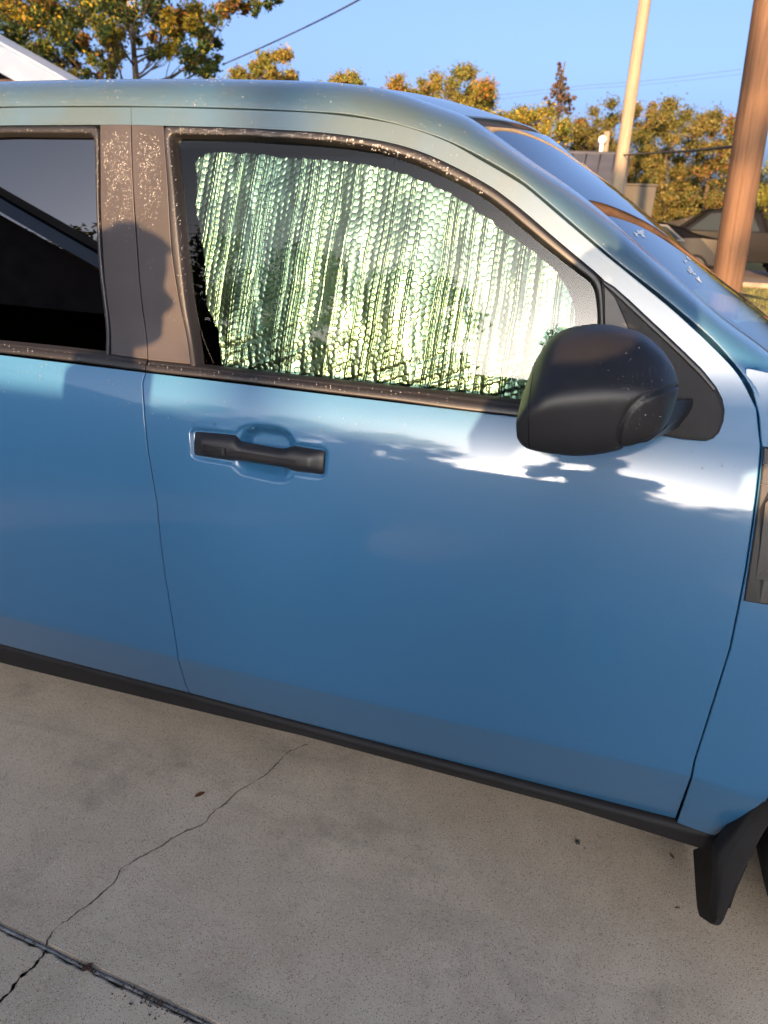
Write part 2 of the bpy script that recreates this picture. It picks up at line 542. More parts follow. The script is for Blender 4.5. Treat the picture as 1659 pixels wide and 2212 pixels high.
# the last columns slide onto the belt line so that the pillar foot meets the door skin
kk = np.linspace(0, 1, 220)
wgt = sstep(0.93, 1.0, kk)[None, :]
G = np.stack([xz[..., 0], PY(xz[..., 1]) + HX(xz[..., 0]), xz[..., 1]], -1)
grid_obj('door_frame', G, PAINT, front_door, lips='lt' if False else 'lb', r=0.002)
HB_R = [(-780, 306), (-380, 287), (0, 271), (100, 270), (216, 269.5), (281, 270)]
HA_R = [(-770, 266), (-380, 248), (0, 234.5), (100, 233.2), (216, 233), (280.5, 233)]
strip3(HA_R, HB_R, 80, np.linspace(0, 1, 14), [0] * 14, 'door_frame', PAINT, rear_door, lips='rb')

# --- satin black pillar covers either side of the door seam
strip3([(286.5, 271), (290, 390), (297, 500), (310, 660), (322, 775)], [(352, 273), (361, 400), (371, 549), (391, 670), (410, 784)], 60, np.linspace(0, 1, 14), -0.0015 + 0.0 * np.linspace(0, 1, 14), 'pillar_cover', BLACKS, front_door, lips='lrtb')
strip3([(218.5, 271), (219, 360), (220, 461), (230, 620), (242, 764)], [(281.5, 271), (285.5, 390), (292, 500), (305.5, 660), (317.5, 773)], 60, np.linspace(0, 1, 14), [-0.0015] * 14, 'pillar_cover', BLACKS, rear_door, lips='lrtb')

# --- black window surrounds
FR = [((413, 790), (433, 790)), ((392, 670), (418, 690)), ((372.5, 549), (404, 560)), ((363, 400), (389, 420)), ((357, 320), (380, 340)), ((355.5, 290), (377, 312)), ((356, 278), (379, 304)), ((361, 273.5), (387, 299.5)), ((372, 273), (400, 299.5)), ((420, 274.5), (440, 300)), ((520, 277.5), (525, 302)), ((590, 281), (590, 306)), ((710, 289), (708, 314)), ((830, 307), (815, 329)), ((910, 330), (898, 358)), ((990, 366), (974, 392)), ((1062, 406), (1043, 430)), ((1106, 438), (1087, 463)), ((1142, 467), (1123, 494)), ((1206, 522), (1188, 547)), ((1262, 569), (1243, 590)), ((1288, 592), (1269, 609)), ((1299, 608), (1280, 625)), ((1303, 630), (1285, 642)), ((1305, 660), (1288, 666)), ((1306, 716), (1291, 716))]
FO = [-0.0005, -0.0045, -0.006, -0.006, -0.004, 0.004, 0.011, 0.016]
strip3([f[0] for f in FR], [f[1] for f in FR], 260, [0, .06, .2, .5, .66, .78, .9, 1], FO, 'window_surround', BLACKP, front_door)
RF = [((-785, 309), (-780, 337)), ((-380, 290), (-380, 317)), ((0, 274), (0, 296)), ((100, 273), (100, 296.5)), ((190, 272.5), (185, 297)), ((206, 273), (194, 298)), ((214, 277), (200, 303)), ((216, 290), (202, 318)), ((217, 340), (204, 360)), ((218, 461), (208, 470)), ((224, 570), (213, 581)), ((239, 766), (227, 762))]
strip3([f[0] for f in RF], [f[1] for f in RF], 140, [0, .06, .2, .5, .66, .78, .9, 1], FO, 'window_surround', BLACKP, rear_door)

# --- belt mouldings
MO = [0.012, -0.003, -0.007, -0.005, -0.0085, -0.0115, -0.0115, -0.009, 0.004]
MT = [0, .06, .22, .30, .36, .5, .8, .95, 1]
strip3([(322, 777), (432, 788.5), (560, 803), (692, 818), (850, 835), (996, 850.5), (1123, 866), (1305, 892)], [(322.5, 802), (432, 813.5), (560, 828), (692, 845), (850, 864.5), (996, 885), (1123, 899), (1305, 921)], 120, MT, MO, 'belt_moulding', BLACKP, front_door, lips='lr')
strip3([(-800, 667), (-400, 698), (0, 737), (120, 749), (224, 761), (318, 775)], [(-800, 690), (-400, 722), (0, 761), (120, 775), (224, 788.5), (318.5, 801.5)], 90, MT, MO, 'belt_moulding', BLACKP, rear_door, lips='lr')

# --- window glass (slightly cylindrical panes, a real thickness)
def pane(name, top, bot, m, parent, n=50, rows=30, off=0.0):
    a, b = crom(sxz(top, GY), n), crom(sxz(bot, GY), n)
    ts = np.linspace(0, 1, rows)[:, None, None]
    xz = a[None] * (1 - ts) + b[None] * ts
    G = np.stack([xz[..., 0], GY(xz[..., 1]) + HX(xz[..., 0]) + off, xz[..., 1]], -1)
    return grid_obj(name, G, m, parent, lips='')
pane('window_glass', [(366, 290), (520, 292), (700, 304), (815, 318), (900, 345), (985, 384), (1052, 420), (1130, 482), (1245, 575), (1287, 615)], [(426, 800), (560, 815), (640, 825), (740, 836), (820, 846), (900, 855), (1000, 867), (1100, 880), (1200, 890), (1300, 903)], GLASS_F, front_door)
pane('window_glass', [(-790, 325), (-300, 300), (0, 286), (210, 287)], [(-800, 690), (-400, 720), (0, 747), (236, 772)], GLASS_R, rear_door)

# --- black sail plate under the mirror
SAIL = [(1299, 604), (1304, 605), (1327, 619), (1360, 648), (1395, 681), (1435, 718), (1475, 756), (1515, 795), (1547, 835), (1560, 860), (1565, 885), (1562, 910), (1553, 933), (1540, 946), (1524, 951), (1475, 947), (1420, 938), (1360, 928), (1300, 920), (1302, 850), (1303, 780), (1303, 707), (1300, 650)]
def plate(name, px, m, parent, off, bevel=0.004, thick=0.016, rings=(0, 1), prof=PY):
    p = sxz(px, prof)
    n = len(p)
    bm = bmesh.new()
    cx = p.mean(0)
    def inset(d):
        q = []
        for i in range(n):
            e1 = p[i] - p[i - 1]; e2 = p[(i + 1) % n] - p[i]
            n1 = np.array([-e1[1], e1[0]]) / np.linalg.norm(e1); n2 = np.array([-e2[1], e2[0]]) / np.linalg.norm(e2)
            nn = n1 + n2; nn /= np.linalg.norm(nn)
            q.append(p[i] + nn * d * sgn)
        return np.array(q)
    area = 0.5 * sum(p[i - 1][0] * p[i][1] - p[i][0] * p[i - 1][1] for i in range(n))
    sgn = 1 if area > 0 else -1
    loops = []
    for d, o in ((0, off + thick), (0, off + bevel), (bevel * .3, off + bevel * .3), (bevel, off)):
        q = inset(d)
        loops.append([bm.verts.new((a_, PY(b_) * (prof is PY) + GY(b_) * (prof is GY) + float(HX(a_)) + o, b_)) for a_, b_ in q])
    fs = []
    for l0, l1 in zip(loops, loops[1:]):
        for i in range(n):
            fs.append(bm.faces.new((l0[i], l0[(i + 1) % n], l1[(i + 1) % n], l1[i])))
    f = bm.faces.new(loops[-1])
    bmesh.ops.triangulate(bm, faces=[f])
    bmesh.ops.recalc_face_normals(bm, faces=bm.faces[:])
    if sum(f.normal.y * f.calc_area() for f in bm.faces) > 0:
        bmesh.ops.reverse_faces(bm, faces=bm.faces[:])
    return bm_obj(name, bm, m, parent)

mirror = plate('side_mirror', SAIL, BLACKT, front_door, -0.010, 0.006, 0.03)
# raised inner triangle at the top of the sail plate
plate('sail_rib', [(1306, 616), (1330, 640), (1352, 690), (1364, 722), (1306, 712)], BLACKP, mirror, -0.013, 0.002, 0.006)
plate('sail_rim', [(1300, 604), (1306, 606), (1330, 622), (1395, 683), (1475, 758), (1515, 797), (1546, 836), (1540, 842), (1508, 806), (1470, 768), (1390, 693), (1325, 632), (1304, 614)], BLACKP, mirror, -0.0135, 0.002, 0.006)

# --- mirror head
MP = [((1133, 842), (1122, 945)), ((1142, 815), (1130, 958)), ((1155, 783), (1145, 968)), ((1180, 746), (1172, 975)), ((1207, 724), (1203, 980)), ((1245, 712), (1245, 984)), ((1291, 707), (1290, 982)), ((1335, 712), (1335, 974)), ((1387, 727), (1387, 959)), ((1425, 754), (1422, 940)), ((1450, 785), (1446, 912)), ((1460, 808), (1457, 885)), ((1465, 826), (1463, 850))]
YM = -0.165
tp, bp_ = on_y([m_[0] for m_ in MP], YM + .02), on_y([m_[1] for m_ in MP], YM - .06)
tp[:, 1] = YM; bp_[:, 1] = YM
st = np.hstack([tp, bp_])
ww = np.array([.088, .090, .092, .094, .094, .093, .090, .086, .078, .066, .048, .034, .012])
st = np.hstack([st, ww[:, None]])
key = np.linspace(0, 1, len(st))
fine = np.linspace(0, 1, 60)
st = crom(st, 170)
nphi = 180
_ms = np.array([(1.0, .02), (.985, -.16), (.955, -.36), (.86, -.46), (.60, -.5), (-.6, -.5), (-.95, -.46), (-1.0, -.30), (-1.0, .28), (-.94, .44), (-.62, .5), (-.30, .5), (-.02, .47), (.22, .405), (.55, .28), (.82, .165), (.95, .095)])
MSEC = crom(np.vstack([_ms, _ms[:1]]), nphi + 1)[:-1]
for _ in range(4):
    MSEC = (np.roll(MSEC, 1, 0) + 2 * MSEC + np.roll(MSEC, -1, 0)) / 4
def mirror_rings(st, grow=0.0):
    out = []
    for row in st:
        T, B, wv = row[:3], row[3:6], row[6] + grow
        H = T - B
        hl = np.linalg.norm(H)
        C = B + 0.5 * H
        ring = []
        for k in range(nphi):
            ph = 2 * math.pi * k / nphi
            c_, s_ = math.cos(ph), math.sin(ph)
            yy, vv_ = MSEC[k]
            ring.append(C + H * vv_ * (1 + grow / hl * 2) + np.array([0, -wv * yy, 0]))
        out.append(ring)
    return np.array(out)
cut = 22
RG = mirror_rings(st)
def project(P):
    d = P - CPOS
    zc_ = d @ FWD
    return np.stack([IMW / 2 + FPX * (d @ RIGHT) / zc_, IMH / 2 - FPX * (d @ UP) / zc_], -1)
# lower cover panel: a raised shield on the outer face with a shut line round it
PANEL = crom([(1388, 862), (1415, 850), (1470, 836), (1475, 865), (1455, 900), (1432, 926), (1404, 946), (1372, 960), (1346, 964), (1338, 950), (1346, 916), (1364, 884), (1388, 862)], 60)[:-1]
_px = project(RG.reshape(-1, 3)).reshape(RG.shape[:2] + (2,))
_n = grid_normals(RG, (0, -1, 0))
_n *= np.sign((_n * (RG - RG.mean(1, keepdims=True))).sum(2, keepdims=True))
_sd = poly_sdf(_px[..., 0], _px[..., 1], [tuple(q) for q in PANEL])
_d = 0.0022 * sstep(2.5, -3.0, _sd) - 0.0030 * np.exp(-((_sd - 3.0) / 3.2) ** 2)
RG = RG + _n * (_d * sstep(.3, -.15, _n[..., 1]))[..., None]
def closed(name, RGs, m, parent, cap0=False, cap1=False):
    nv, nu = RGs.shape[:2]
    v = RGs.reshape(-1, 3)
    f = grid_faces(nv, nu, close_u=True).tolist()
    if cap0: f.append(list(range(nu))[::-1])
    if cap1: f.append([(nv - 1) * nu + i for i in range(nu)])
    o = mesh_obj(name, v, f, m, parent)
    bm = bmesh.new(); bm.from_mesh(o.data); bmesh.ops.recalc_face_normals(bm, faces=bm.faces[:]); bm.to_mesh(o.data); bm.free()
    return o
shell = closed('mirror_shell', RG[cut:], BLACKP, mirror, False, True)
closed('mirror_rim', RG[:cut] * 1.0, BLACKP, mirror, True, False)
inner = mirror_rings(st[cut - 1:cut + 2], -0.003)
closed('mirror_seam', inner, VOID, mirror)
gl = mirror_rings(st[0:1], -0.008)[0]
gl[:, 0] -= 0.001
mesh_obj('mirror_glass', gl, [list(range(nphi))], pmat('mirror_silver', (0.8, 0.8, 0.8), 0.02, 1.0), mirror, False)
# arm between head and sail plate
A0 = on_y([(1440, 868), (1452, 862), (1446, 925), (1380, 958), (1395, 940)], -0.12)
T1 = surf([(1494, 860), (1496, 874), (1466, 916), (1440, 932), (1480, 870)], -0.004)
bm = bmesh.new()
ra = on_y([(1432, 872), (1448, 866), (1440, 924), (1398, 956), (1376, 958), (1404, 905)], -0.135)
rb = surf([(1490, 858), (1500, 862), (1498, 880), (1468, 922), (1436, 938), (1466, 880)], -0.002)
loops = [[bm.verts.new(ra[i] * (1 - t) + rb[i] * t) for i in range(6)] for t in (0, .33, .66, 1)]
for l0, l1 in zip(loops, loops[1:]):
    for i in range(6):
        bm.faces.new((l0[i], l0[(i + 1) % 6], l1[(i + 1) % 6], l1[i]))
bm.faces.new(loops[0]); bm.faces.new(loops[-1])
bmesh.ops.recalc_face_normals(bm, faces=bm.faces[:])
o = bm_obj('mirror_arm', bm, BLACKP, mirror)
bv = o.modifiers.new('bevel', 'BEVEL'); bv.width = 0.003; bv.segments = 2

# --- roof rail running into the windshield pillar
RW = [(-770, 208, .35), (-380, 195, .35), (-160, 186, .35), (0, 179.5, .35), (160, 175.5, .35), (280, 173.5, .35), (480, 173.5, .35), (664, 177.5, .35), (750, 182.5, .35), (850, 197, .35), (950, 230, .345), (990, 244, .342), (1022, 258, .34), (1070, 290, .333), (1150, 348, .318), (1206, 386, .307), (1254, 420, .298), (1327, 479, .285), (1373, 520, .275), (1439, 580, .262), (1555, 679, .24), (1635, 739, .225), (1690, 782, .215)]
RD = [(-770, 260), (-380, 242), (-160, 233), (0, 228), (160, 226.5), (280, 226.5), (480, 230), (664, 238), (750, 244), (840, 261), (930, 287), (960, 298), (990, 311), (1040, 336), (1125, 386), (1180, 430), (1228, 471), (1300, 533), (1352, 576), (1425, 632), (1541, 731), (1606, 806), (1640, 860)]
Wp = on_y([q[:2] for q in RW], [q[2] for q in RW])
Dp = surf(RD)
n = 200
both = crom(np.hstack([Dp, Wp]), n)
D, Wd = both[:, :3], both[:, 3:]
tx = np.gradient(D, axis=0); tx /= np.linalg.norm(tx, axis=1, keepdims=True)
upv = np.cross(tx, np.array([0, 1, 0])); upv *= np.sign(upv[:, 2:3])   # in the side plane, square to the drip line
rows = []
span = np.linalg.norm(Wd - D, axis=1, keepdims=True)
inw = np.array([0, 1.0, 0])[None]
dz = ((Wd - D) * upv).sum(1, keepdims=True)
for t in np.linspace(0, 1, 22):
    P0, P3 = D, Wd
    P1 = D + upv * dz * 0.62 + inw * dz * 0.62 * 0.30
    P2 = Wd - inw * 0.075 - upv * dz * 0.04
    rows.append((1 - t) ** 3 * P0 + 3 * (1 - t) ** 2 * t * P1 + 3 * (1 - t) * t * t * P2 + t ** 3 * P3)
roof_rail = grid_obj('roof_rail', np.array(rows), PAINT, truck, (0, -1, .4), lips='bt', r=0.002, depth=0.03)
# drip channel behind the seam
ch = []
for o_ in (0.02, 0.022):
    ch.append(o_)
G = np.array([D + upv * 0.012 + inw * 0.022, D - upv * 0.014 + inw * 0.022])
grid_obj('drip_channel', G, RUBBER, truck)

# --- roof and windshield: cross curves from the right rail to its mirror image
YC = 0.92
Wf = crom(np.array(Wp), 260)
ic = int(np.argmin(np.linalg.norm(Wf - on_y([(1022, 258)], [.34]), axis=1)))
def cross_rows(Ws, bul, crown, nc=40):
    s = np.linspace(-1, 1, nc)
    rows = []
    for (p, b, c_) in zip(Ws, bul, crown):
        half = YC - p[1]
        bb = 1 - np.abs(s) ** 2.0
        rows.append(np.stack([p[0] + b * bb, YC + s * half, p[2] + c_ * bb], -1))
    return np.array(rows)
rs = Wf[:ic + 1:3]
u = np.linspace(0, 1, len(rs))
xr_ = rs[:, 0]
front = sstep(-0.75, xr_[-1], xr_)
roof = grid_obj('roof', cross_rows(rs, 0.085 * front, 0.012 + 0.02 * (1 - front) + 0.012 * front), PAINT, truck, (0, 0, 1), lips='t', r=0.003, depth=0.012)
ws = Wf[ic + 2::2]
u = np.linspace(0, 1, len(ws))
windshield = grid_obj('windshield', cross_rows(ws, 0.085 - 0.004 * u, 0.024 - 0.012 * np.minimum(1, u * 3), 60), GLASS_W, truck, (0.5, 0, 1))
wsi = cross_rows(Wf[ic - 3::2], 0.083 - 0.004 * np.linspace(0, 1, len(Wf[ic - 3::2])), 0.020 - 0.012 * np.minimum(1, 3 * np.linspace(0, 1, len(Wf[ic - 3::2]))), 60)
N_ = grid_normals(wsi, (0.5, 0, 1))
# black border band under the glass edge
fr_ = [wsi[:, :3], wsi[:, -3:], wsi[:5]]
for g in fr_:
    grid_obj('windshield_border', g - grid_normals(g, (0.5, 0, 1)) * 0.006, RUBBER, truck, (0.5, 0, 1))

# dried white splashes on the windshield glass
_m, _t, _b = new_mat('dried_splash_white')
_b.inputs['Base Color'].default_value = (0.75, 0.76, 0.74, 1); _b.inputs['Roughness'].default_value = .8; _b.inputs['Alpha'].default_value = 0.6
WSG = cross_rows(ws, 0.085 - 0.004 * u, 0.024 - 0.012 * np.minimum(1, u * 3), 60)
WSN = grid_normals(WSG, (0.5, 0, 1)).reshape(-1, 3)
WSP = WSG.reshape(-1, 3)
_dw = WSP - CPOS; _zw = _dw @ FWD
_pw = np.stack([IMW / 2 + FPX * (_dw @ RIGHT) / _zw, IMH / 2 - FPX * (_dw @ UP) / _zw], -1)
for k_, (sx_, sy_, sr_) in enumerate(((1386, 512, 9), (1372, 500, 5), (1477, 563, 4), (1479, 556, 3), (1497, 561, 6), (1500, 592, 10), (1513, 606, 6))):
    i_ = int(np.argmin(np.hypot(_pw[:, 0] - sx_, _pw[:, 1] - sy_) + 60 * _zw + 1e4 * ((WSN * _dw).sum(1) > -.01)))
    c_, n_ = WSP[i_], WSN[i_]
    a_ = np.cross(n_, [0, 1, 0]); a_ /= np.linalg.norm(a_); b_ = np.cross(n_, a_)
    rr_ = sr_ * _zw[i_] / FPX
    bm = bmesh.new()
    ring = []
    for q_ in range(22):
        an_ = 2 * math.pi * q_ / 22
        r_ = rr_ * (1 + .35 * math.sin(3 * an_ + k_) + .25 * math.sin(7 * an_ + 2 * k_))
        ring.append(bm.verts.new(c_ + n_ * .0009 + a_ * r_ * math.cos(an_) + b_ * r_ * 3.2 * math.sin(an_)))
    bm.faces.new(ring)
    bm_obj('dried_splash', bm, _m, windshield)

# --- cabin: dark liner, dashboard, far side
bm = bmesh.new()
box(bm, -2.0, 0.30, 0.13, 1.71, 0.30, 1.15)
bm_obj('cabin_liner', bm, VOID, truck)
bm = bmesh.new()
prism(bm, [(0.05, 1.15), (-0.25, 1.16), (-0.22, 1.22), (0.1, 1.26), (0.42, 1.22), (0.42, 1.15)], 0.28, 1.56, 0.01)
bm_obj('dashboard', bm, VOID, truck)
for yy_ in (0.45, 1.0):
    bm = bmesh.new()
    prism(bm, [(-1.05, 1.15), (-0.92, 1.15), (-1.0, 1.42), (-1.10, 1.42)], yy_, yy_ + 0.42, 0.03)
    bm_obj('front_seat', bm, VOID, truck)
# far side of the body: the same profile mirrored, plainly built
xx = np.linspace(-2.0, 1.6, 40)
z2 = np.linspace(0.36, 1.19, 24)
X2, Z2 = np.meshgrid(xx, z2)
G = np.stack([X2, 2 * YC - (PY(Z2) + HX(X2)), Z2], -1)
grid_obj('far_side_body', G, PAINT, truck, (0, 1, 0))
G = np.stack([D[:, 0], 2 * YC - D[:, 1], D[:, 2]], -1)
Gd = rows_ = np.array([[[p[0], 2 * YC - p[1], p[2]] for p in r_] for r_ in np.array(rows)])
grid_obj('far_roof_rail', Gd, PAINT, truck, (0, 1, .4))
zt = np.linspace(1.19, 1.68, 10)
dz_ = np.interp(np.linspace(-2.0, 0.25, 60), D[:, 0], D[:, 2])
X2 = np.repeat(np.linspace(-2.0, 0.25, 60)[None], 10, 0)
Z2 = 1.19 + (dz_ - 1.19)[None] * np.linspace(0, 1, 10)[:, None]
G = np.stack([X2, 2 * YC - (GY(Z2) + HX(X2)), Z2], -1)
grid_obj('far_window', G, GLASS_R, truck, (0, 1, 0))
bm = bmesh.new()
box(bm, -2.0, -1.95, 0.20, 1.64, 1.15, 1.69)
bm_obj('rear_bulkhead', bm, VOID, truck)
bm = bmesh.new()
box(bm, -3.2, 0.36, 0.22, 1.62, 0.27, 0.42)
box(bm, 0.36, 1.6, 0.42, 1.42, 0.27, 1.05)
bm_obj('underbody', bm, VOID, truck)
# dark inner structure seen through the shut lines
G = np.stack(np.broadcast_arrays(np.linspace(-2.0, 0.34, 60)[None], PY(z2)[:, None] + 0.065, z2[:, None]), -1)
grid_obj('inner_sill_frame', G, VOID, truck)

# --- sill cladding
xs = np.linspace(-2.4, 0.405, 120)
prof_y = [0.085, 0.052, 0.042, 0.037, 0.036, 0.040, 0.060, 0.072, 0.09, 0.30]
def prof_z(x):
    zt_, zb_ = z_sill(x), np.interp(x, [-2, -1.4, -.53, .08, .36, .6], [.31, .311, .327, .314, .291, .285])
    return [zt_ + 0.0, zt_ - 0.001, zt_ - 0.004, zt_ - 0.010, zt_ - 0.018, zt_ - 0.024, zb_ + 0.014, zb_ + 0.004, zb_, zb_ + 0.0]
rows2 = [[(x_, yv + float(HX(x_)), zv) for x_, zv in zip(xs, zrow)] for yv, zrow in zip(prof_y, np.array([prof_z(x_) for x_ in xs]).T)]
grid_obj('sill_cladding', np.array(rows2), BLACKT, truck, (0, -1, 0), lips='r', depth=0.01)

# --- front fender, arch cladding, flap, wheel
CX, CZ = 0.85, 0.36
RO, RI = 0.462, 0.398
nx, nz = 150, 110
u = np.linspace(0, 1, nx)[None, :] ** 1.35
v = np.linspace(0, 1, nz)[:, None]
FT = sxz([(1611, 806), (1628, 840), (1643, 896), (1648, 962)])
FT = FT[np.argsort(FT[:, 1])]
def fx_l(z):
    lo = seam_r(z) + 0.0035
    hi = np.interp(z, FT[:, 1], FT[:, 0])
    return np.where(z > FT[0, 1], hi, lo)
z = np.full((nz, nx), 0.8); x = np.zeros((nz, nx))
for _ in range(8):
    x = fx_l(z) * (1 - u) + 1.75 * u
    zb = np.maximum(z_sill(x) * (x < .40), np.interp(x, [.355, .378, .386, .403, .429, .474, .554, .684, 1.016, 1.146, 1.246, 1.326, 1.34], [.2, .372, .402, .461, .585, .70, .79, .84, .84, .79, .66, .40, .38]) - .004)
    ztp = np.interp(x, [0.2, 0.245, 0.40, 0.8, 1.75], [1.300, 1.305, 1.285, 1.25, 1.20])
    z = zb + (ztp - zb) * v
Y = PY(np.minimum(z, 1.30)) + HX(x) * 0.5 + 0.5 * float(HX(0.3))
# flare over the wheel
rr = np.hypot(x - CX, z - CZ)
Y = Y - 0.018 * sstep(0.62, 0.46, rr)
_e = 1e-3
Nf = np.stack([0.006 * (x + .35), -np.ones_like(x), (PY(np.minimum(z, 1.30) + _e) - PY(np.minimum(z, 1.30) - _e)) / (2 * _e)], -1)
gx_ = (np.hypot(x + _e - CX, z - CZ), np.hypot(x - _e - CX, z - CZ)); gz_ = (np.hypot(x - CX, z + _e - CZ), np.hypot(x - CX, z - _e - CZ))
fl = lambda q: -0.018 * sstep(0.62, 0.46, q)
Nf[..., 0] += (fl(gx_[0]) - fl(gx_[1])) / (2 * _e); Nf[..., 2] += (fl(gz_[0]) - fl(gz_[1])) / (2 * _e)
Nf /= np.linalg.norm(Nf, axis=2, keepdims=True)
fender = grid_obj('front_fender', np.stack([x, Y, z], -1), PAINT, truck, lips='lt', r=0.0026, N=Nf)
# hood, from the fender edge to the far side
top_edge = np.stack([x[-1], Y[-1] + 0.006, z[-1]], -1)
top_edge = top_edge[::4]
s = np.linspace(0, 1, 36)
G = []
for t in s:
    yy_ = top_edge[:, 1] * (1 - t) + (2 * YC - top_edge[:, 1]) * t
    hump = 0.008 * (1 - abs(2 * t - 1) ** 3)
    rise = 0.006 * min(1, 8 * min(t, 1 - t)) ** 0.5
    G.append(np.stack([top_edge[:, 0] + 0.30 * (1 - abs(2 * t - 1) ** 2.2) * (1 - np.linspace(0, 1, len(top_edge))), yy_, top_edge[:, 2] + rise + hump * 0.5], -1))
grid_obj('hood', np.array(G), PAINT, truck, (0, 0, 1), lips='b', r=0.003)

ARCH = [((.400, .23), (.4225, .215)), ((.392, .29), (.4245, .265)), ((.377, .372), (.430, .34)), ((.382, .402), (.435, .385)), ((.399, .461), (.445, .47)), ((.425, .585), (.465, .575)), ((.47, .70), (.508, .665)), ((.55, .79), (.58, .735)), ((.68, .84), (.69, .78)), ((1.02, .84), (1.01, .78)), ((1.15, .79), (1.11, .735)), ((1.25, .66), (1.20, .60)), ((1.33, .40), (1.28, .40)), ((1.335, .37), (1.28, .36))]
ab = crom([q[0] + q[1] for q in ARCH], 120)
G = []
for t_, yo in ((-.06, .012), (0, -.006), (.04, -.014), (.12, -.019), (.30, -.021), (.36, -.024), (.80, -.026), (.94, -.023), (1.0, -.012), (1.0, .05)):
    q = ab[:, :2] * (1 - t_) + ab[:, 2:] * t_
    bY = PY(np.clip(q[:, 1], 0.40, 1.2)) * sstep(.40, .60, q[:, 1]) * .8
    G.append(np.stack([q[:, 0], bY + yo - .002, q[:, 1]], -1))
arch = grid_obj('arch_cladding', np.array(G), BLACKT, truck, (0, -1, 0))
FL = on_x([(1497, 1836), (1503, 1930), (1506, 1962), (1511, 1979), (1536, 1996), (1543, 1994), (1549, 1985), (1569, 1938), (1600, 1866), (1592, 1815), (1553, 1812)], 0.428)
bm = bmesh.new()
a_ = [bm.verts.new(p) for p in FL]; b_ = [bm.verts.new(p + np.array([0.012, 0, 0])) for p in FL]
n = len(FL)
fs = [bm.faces.new(a_), bm.faces.new(b_[::-1])] + [bm.faces.new((a_[i], b_[i], b_[(i + 1) % n], a_[(i + 1) % n])) for i in range(n)]
bmesh.ops.recalc_face_normals(bm, faces=bm.faces[:])
bm_obj('mud_flap', bm, BLACKT, truck)
# wheel well liner
bm = bmesh.new(); box(bm, 0.44, 1.27, 0.30, 0.33, 0.16, 0.86); bm_obj('wheel_well_panel', bm, VOID, truck)
bm = bmesh.new(); box(bm, 0.462, 1.26, 0.035, 0.298, 0.775, 0.80); bm_obj('wheel_well_roof', bm, VOID, truck)
bm = bmesh.new(); box(bm, 0.440, 0.450, 0.035, 0.298, 0.19, 0.60); bm_obj('wheel_well_wall', bm, VOID, truck)
def wheel(cx, cy, cz, rad, wid, parent, face=-1, rim_mat=None, spokes=5):
    """tyre with a rim and twin spokes; face = -1 looks to -Y"""
    e = bpy.data.objects.new('wheel', None); COL.objects.link(e); e.parent = parent; e.location = (cx, cy, cz)
    bm = bmesh.new()
    h = wid / 2
    rr_ = rad * 0.72
    pr = [(rr_, -h * .8), (rr_ + .02, -h * .95), (rad * .90, -h), (rad * .97, -h * .85), (rad, -h * .6), (rad, h * .6), (rad * .97, h * .85), (rad * .9, h), (rr_ + .02, h * .95), (rr_, h * .8)]
    lathe(bm, pr, 40)
    bmesh.ops.recalc_face_normals(bm, faces=bm.faces[:])
    bm_obj('tyre', bm, RUBBER, e, True)
    bm = bmesh.new()
    fy = face * h
    lathe(bm, [(rr_, fy * .82), (rr_ - .006, fy * .9), (rr_ - .018, fy * .84), (rr_ - .026, fy * .3), (rr_ - .03, -fy * .7)], 40)
    lathe(bm, [(0.0005, fy * .72), (.06, fy * .72), (.07, fy * .62), (.075, fy * .3)], 20)
    for k in range(spokes):
        for dd in (-.16, .16):
            a0 = 2 * math.pi * k / spokes
            a1 = a0 + dd
            c0 = Vector((math.cos(a0 + dd * .3) * .05, fy * .62, math.sin(a0 + dd * .3) * .05))
            c1 = Vector((math.cos(a1) * (rr_ - .01), fy * .78, math.sin(a1) * (rr_ - .01)))
            t_ = (c1 - c0).normalized(); sd = t_.cross(Vector((0, 1, 0))).normalized()
            vs = []
            for p_, w_ in ((c0, .016), (c1, .024)):
                for q_ in (-1, 1):
                    vs.append((bm.verts.new(p_ + sd * w_ * q_), bm.verts.new(p_ + sd * w_ * q_ - Vector((0, fy * .25, 0)))))
            bm.faces.new((vs[0][0], vs[1][0], vs[3][0], vs[2][0]))
            bm.faces.new((vs[0][1], vs[0][0], vs[2][0], vs[2][1]))
            bm.faces.new((vs[1][0], vs[1][1], vs[3][1], vs[3][0]))
    bmesh.ops.recalc_face_normals(bm, faces=bm.faces[:])
    bm_obj('rim', bm, rim_mat, e)
    bm = bmesh.new()
    lathe(bm, [(.0005, fy * .15), (rr_ - .03, fy * .15)], 24)
    bm_obj('brake_disc', bm, VOID, e)
    return e
ALLOY = pmat('alloy_wheel', (0.62, 0.63, 0.65), 0.35, 0.6)
wheel(CX, 0.16, CZ, 0.36, 0.23, truck, -1, ALLOY)

# --- fender vent: grey black panel behind the front door seam with a mesh inset
vent = plate('fender_vent', [(1648, 964), (1646, 1000), (1635, 1098), (1615, 1238), (1606, 1297), (1640, 1303), (1690, 1310), (1740, 1314), (1770, 1180), (1780, 1040), (1780, 985), (1700, 972)], BLACKP, fender, -0.004, 0.003, 0.012)
MESH = pmat('vent_mesh', (0.008, 0.008, 0.009), 0.5)
plate('vent_mesh', [(1652, 1085), (1641, 1180), (1632, 1246), (1690, 1262), (1740, 1265), (1760, 1100), (1740, 1078), (1665, 1072)], MESH, vent, -0.0046, 0.0004, 0.001)
hxz = sxz([(1652, 1085), (1632, 1246), (1740, 1265), (1760, 1100)])
bm = bmesh.new()
for k in range(26):
    f = k / 25
    p0 = surf([(1640 + 8 * (1 - f), 1085 + 165 * f)], -0.0052)[0]
    p1 = surf([(1760, 1010 + 165 * f)], -0.0052)[0]
    if p1[2] < 1.06:
        tube(bm, [p0, p1], 0.0011, 4)
tag(bm_obj('vent_hatching', bm, BLACKS, vent), kind='stuff')
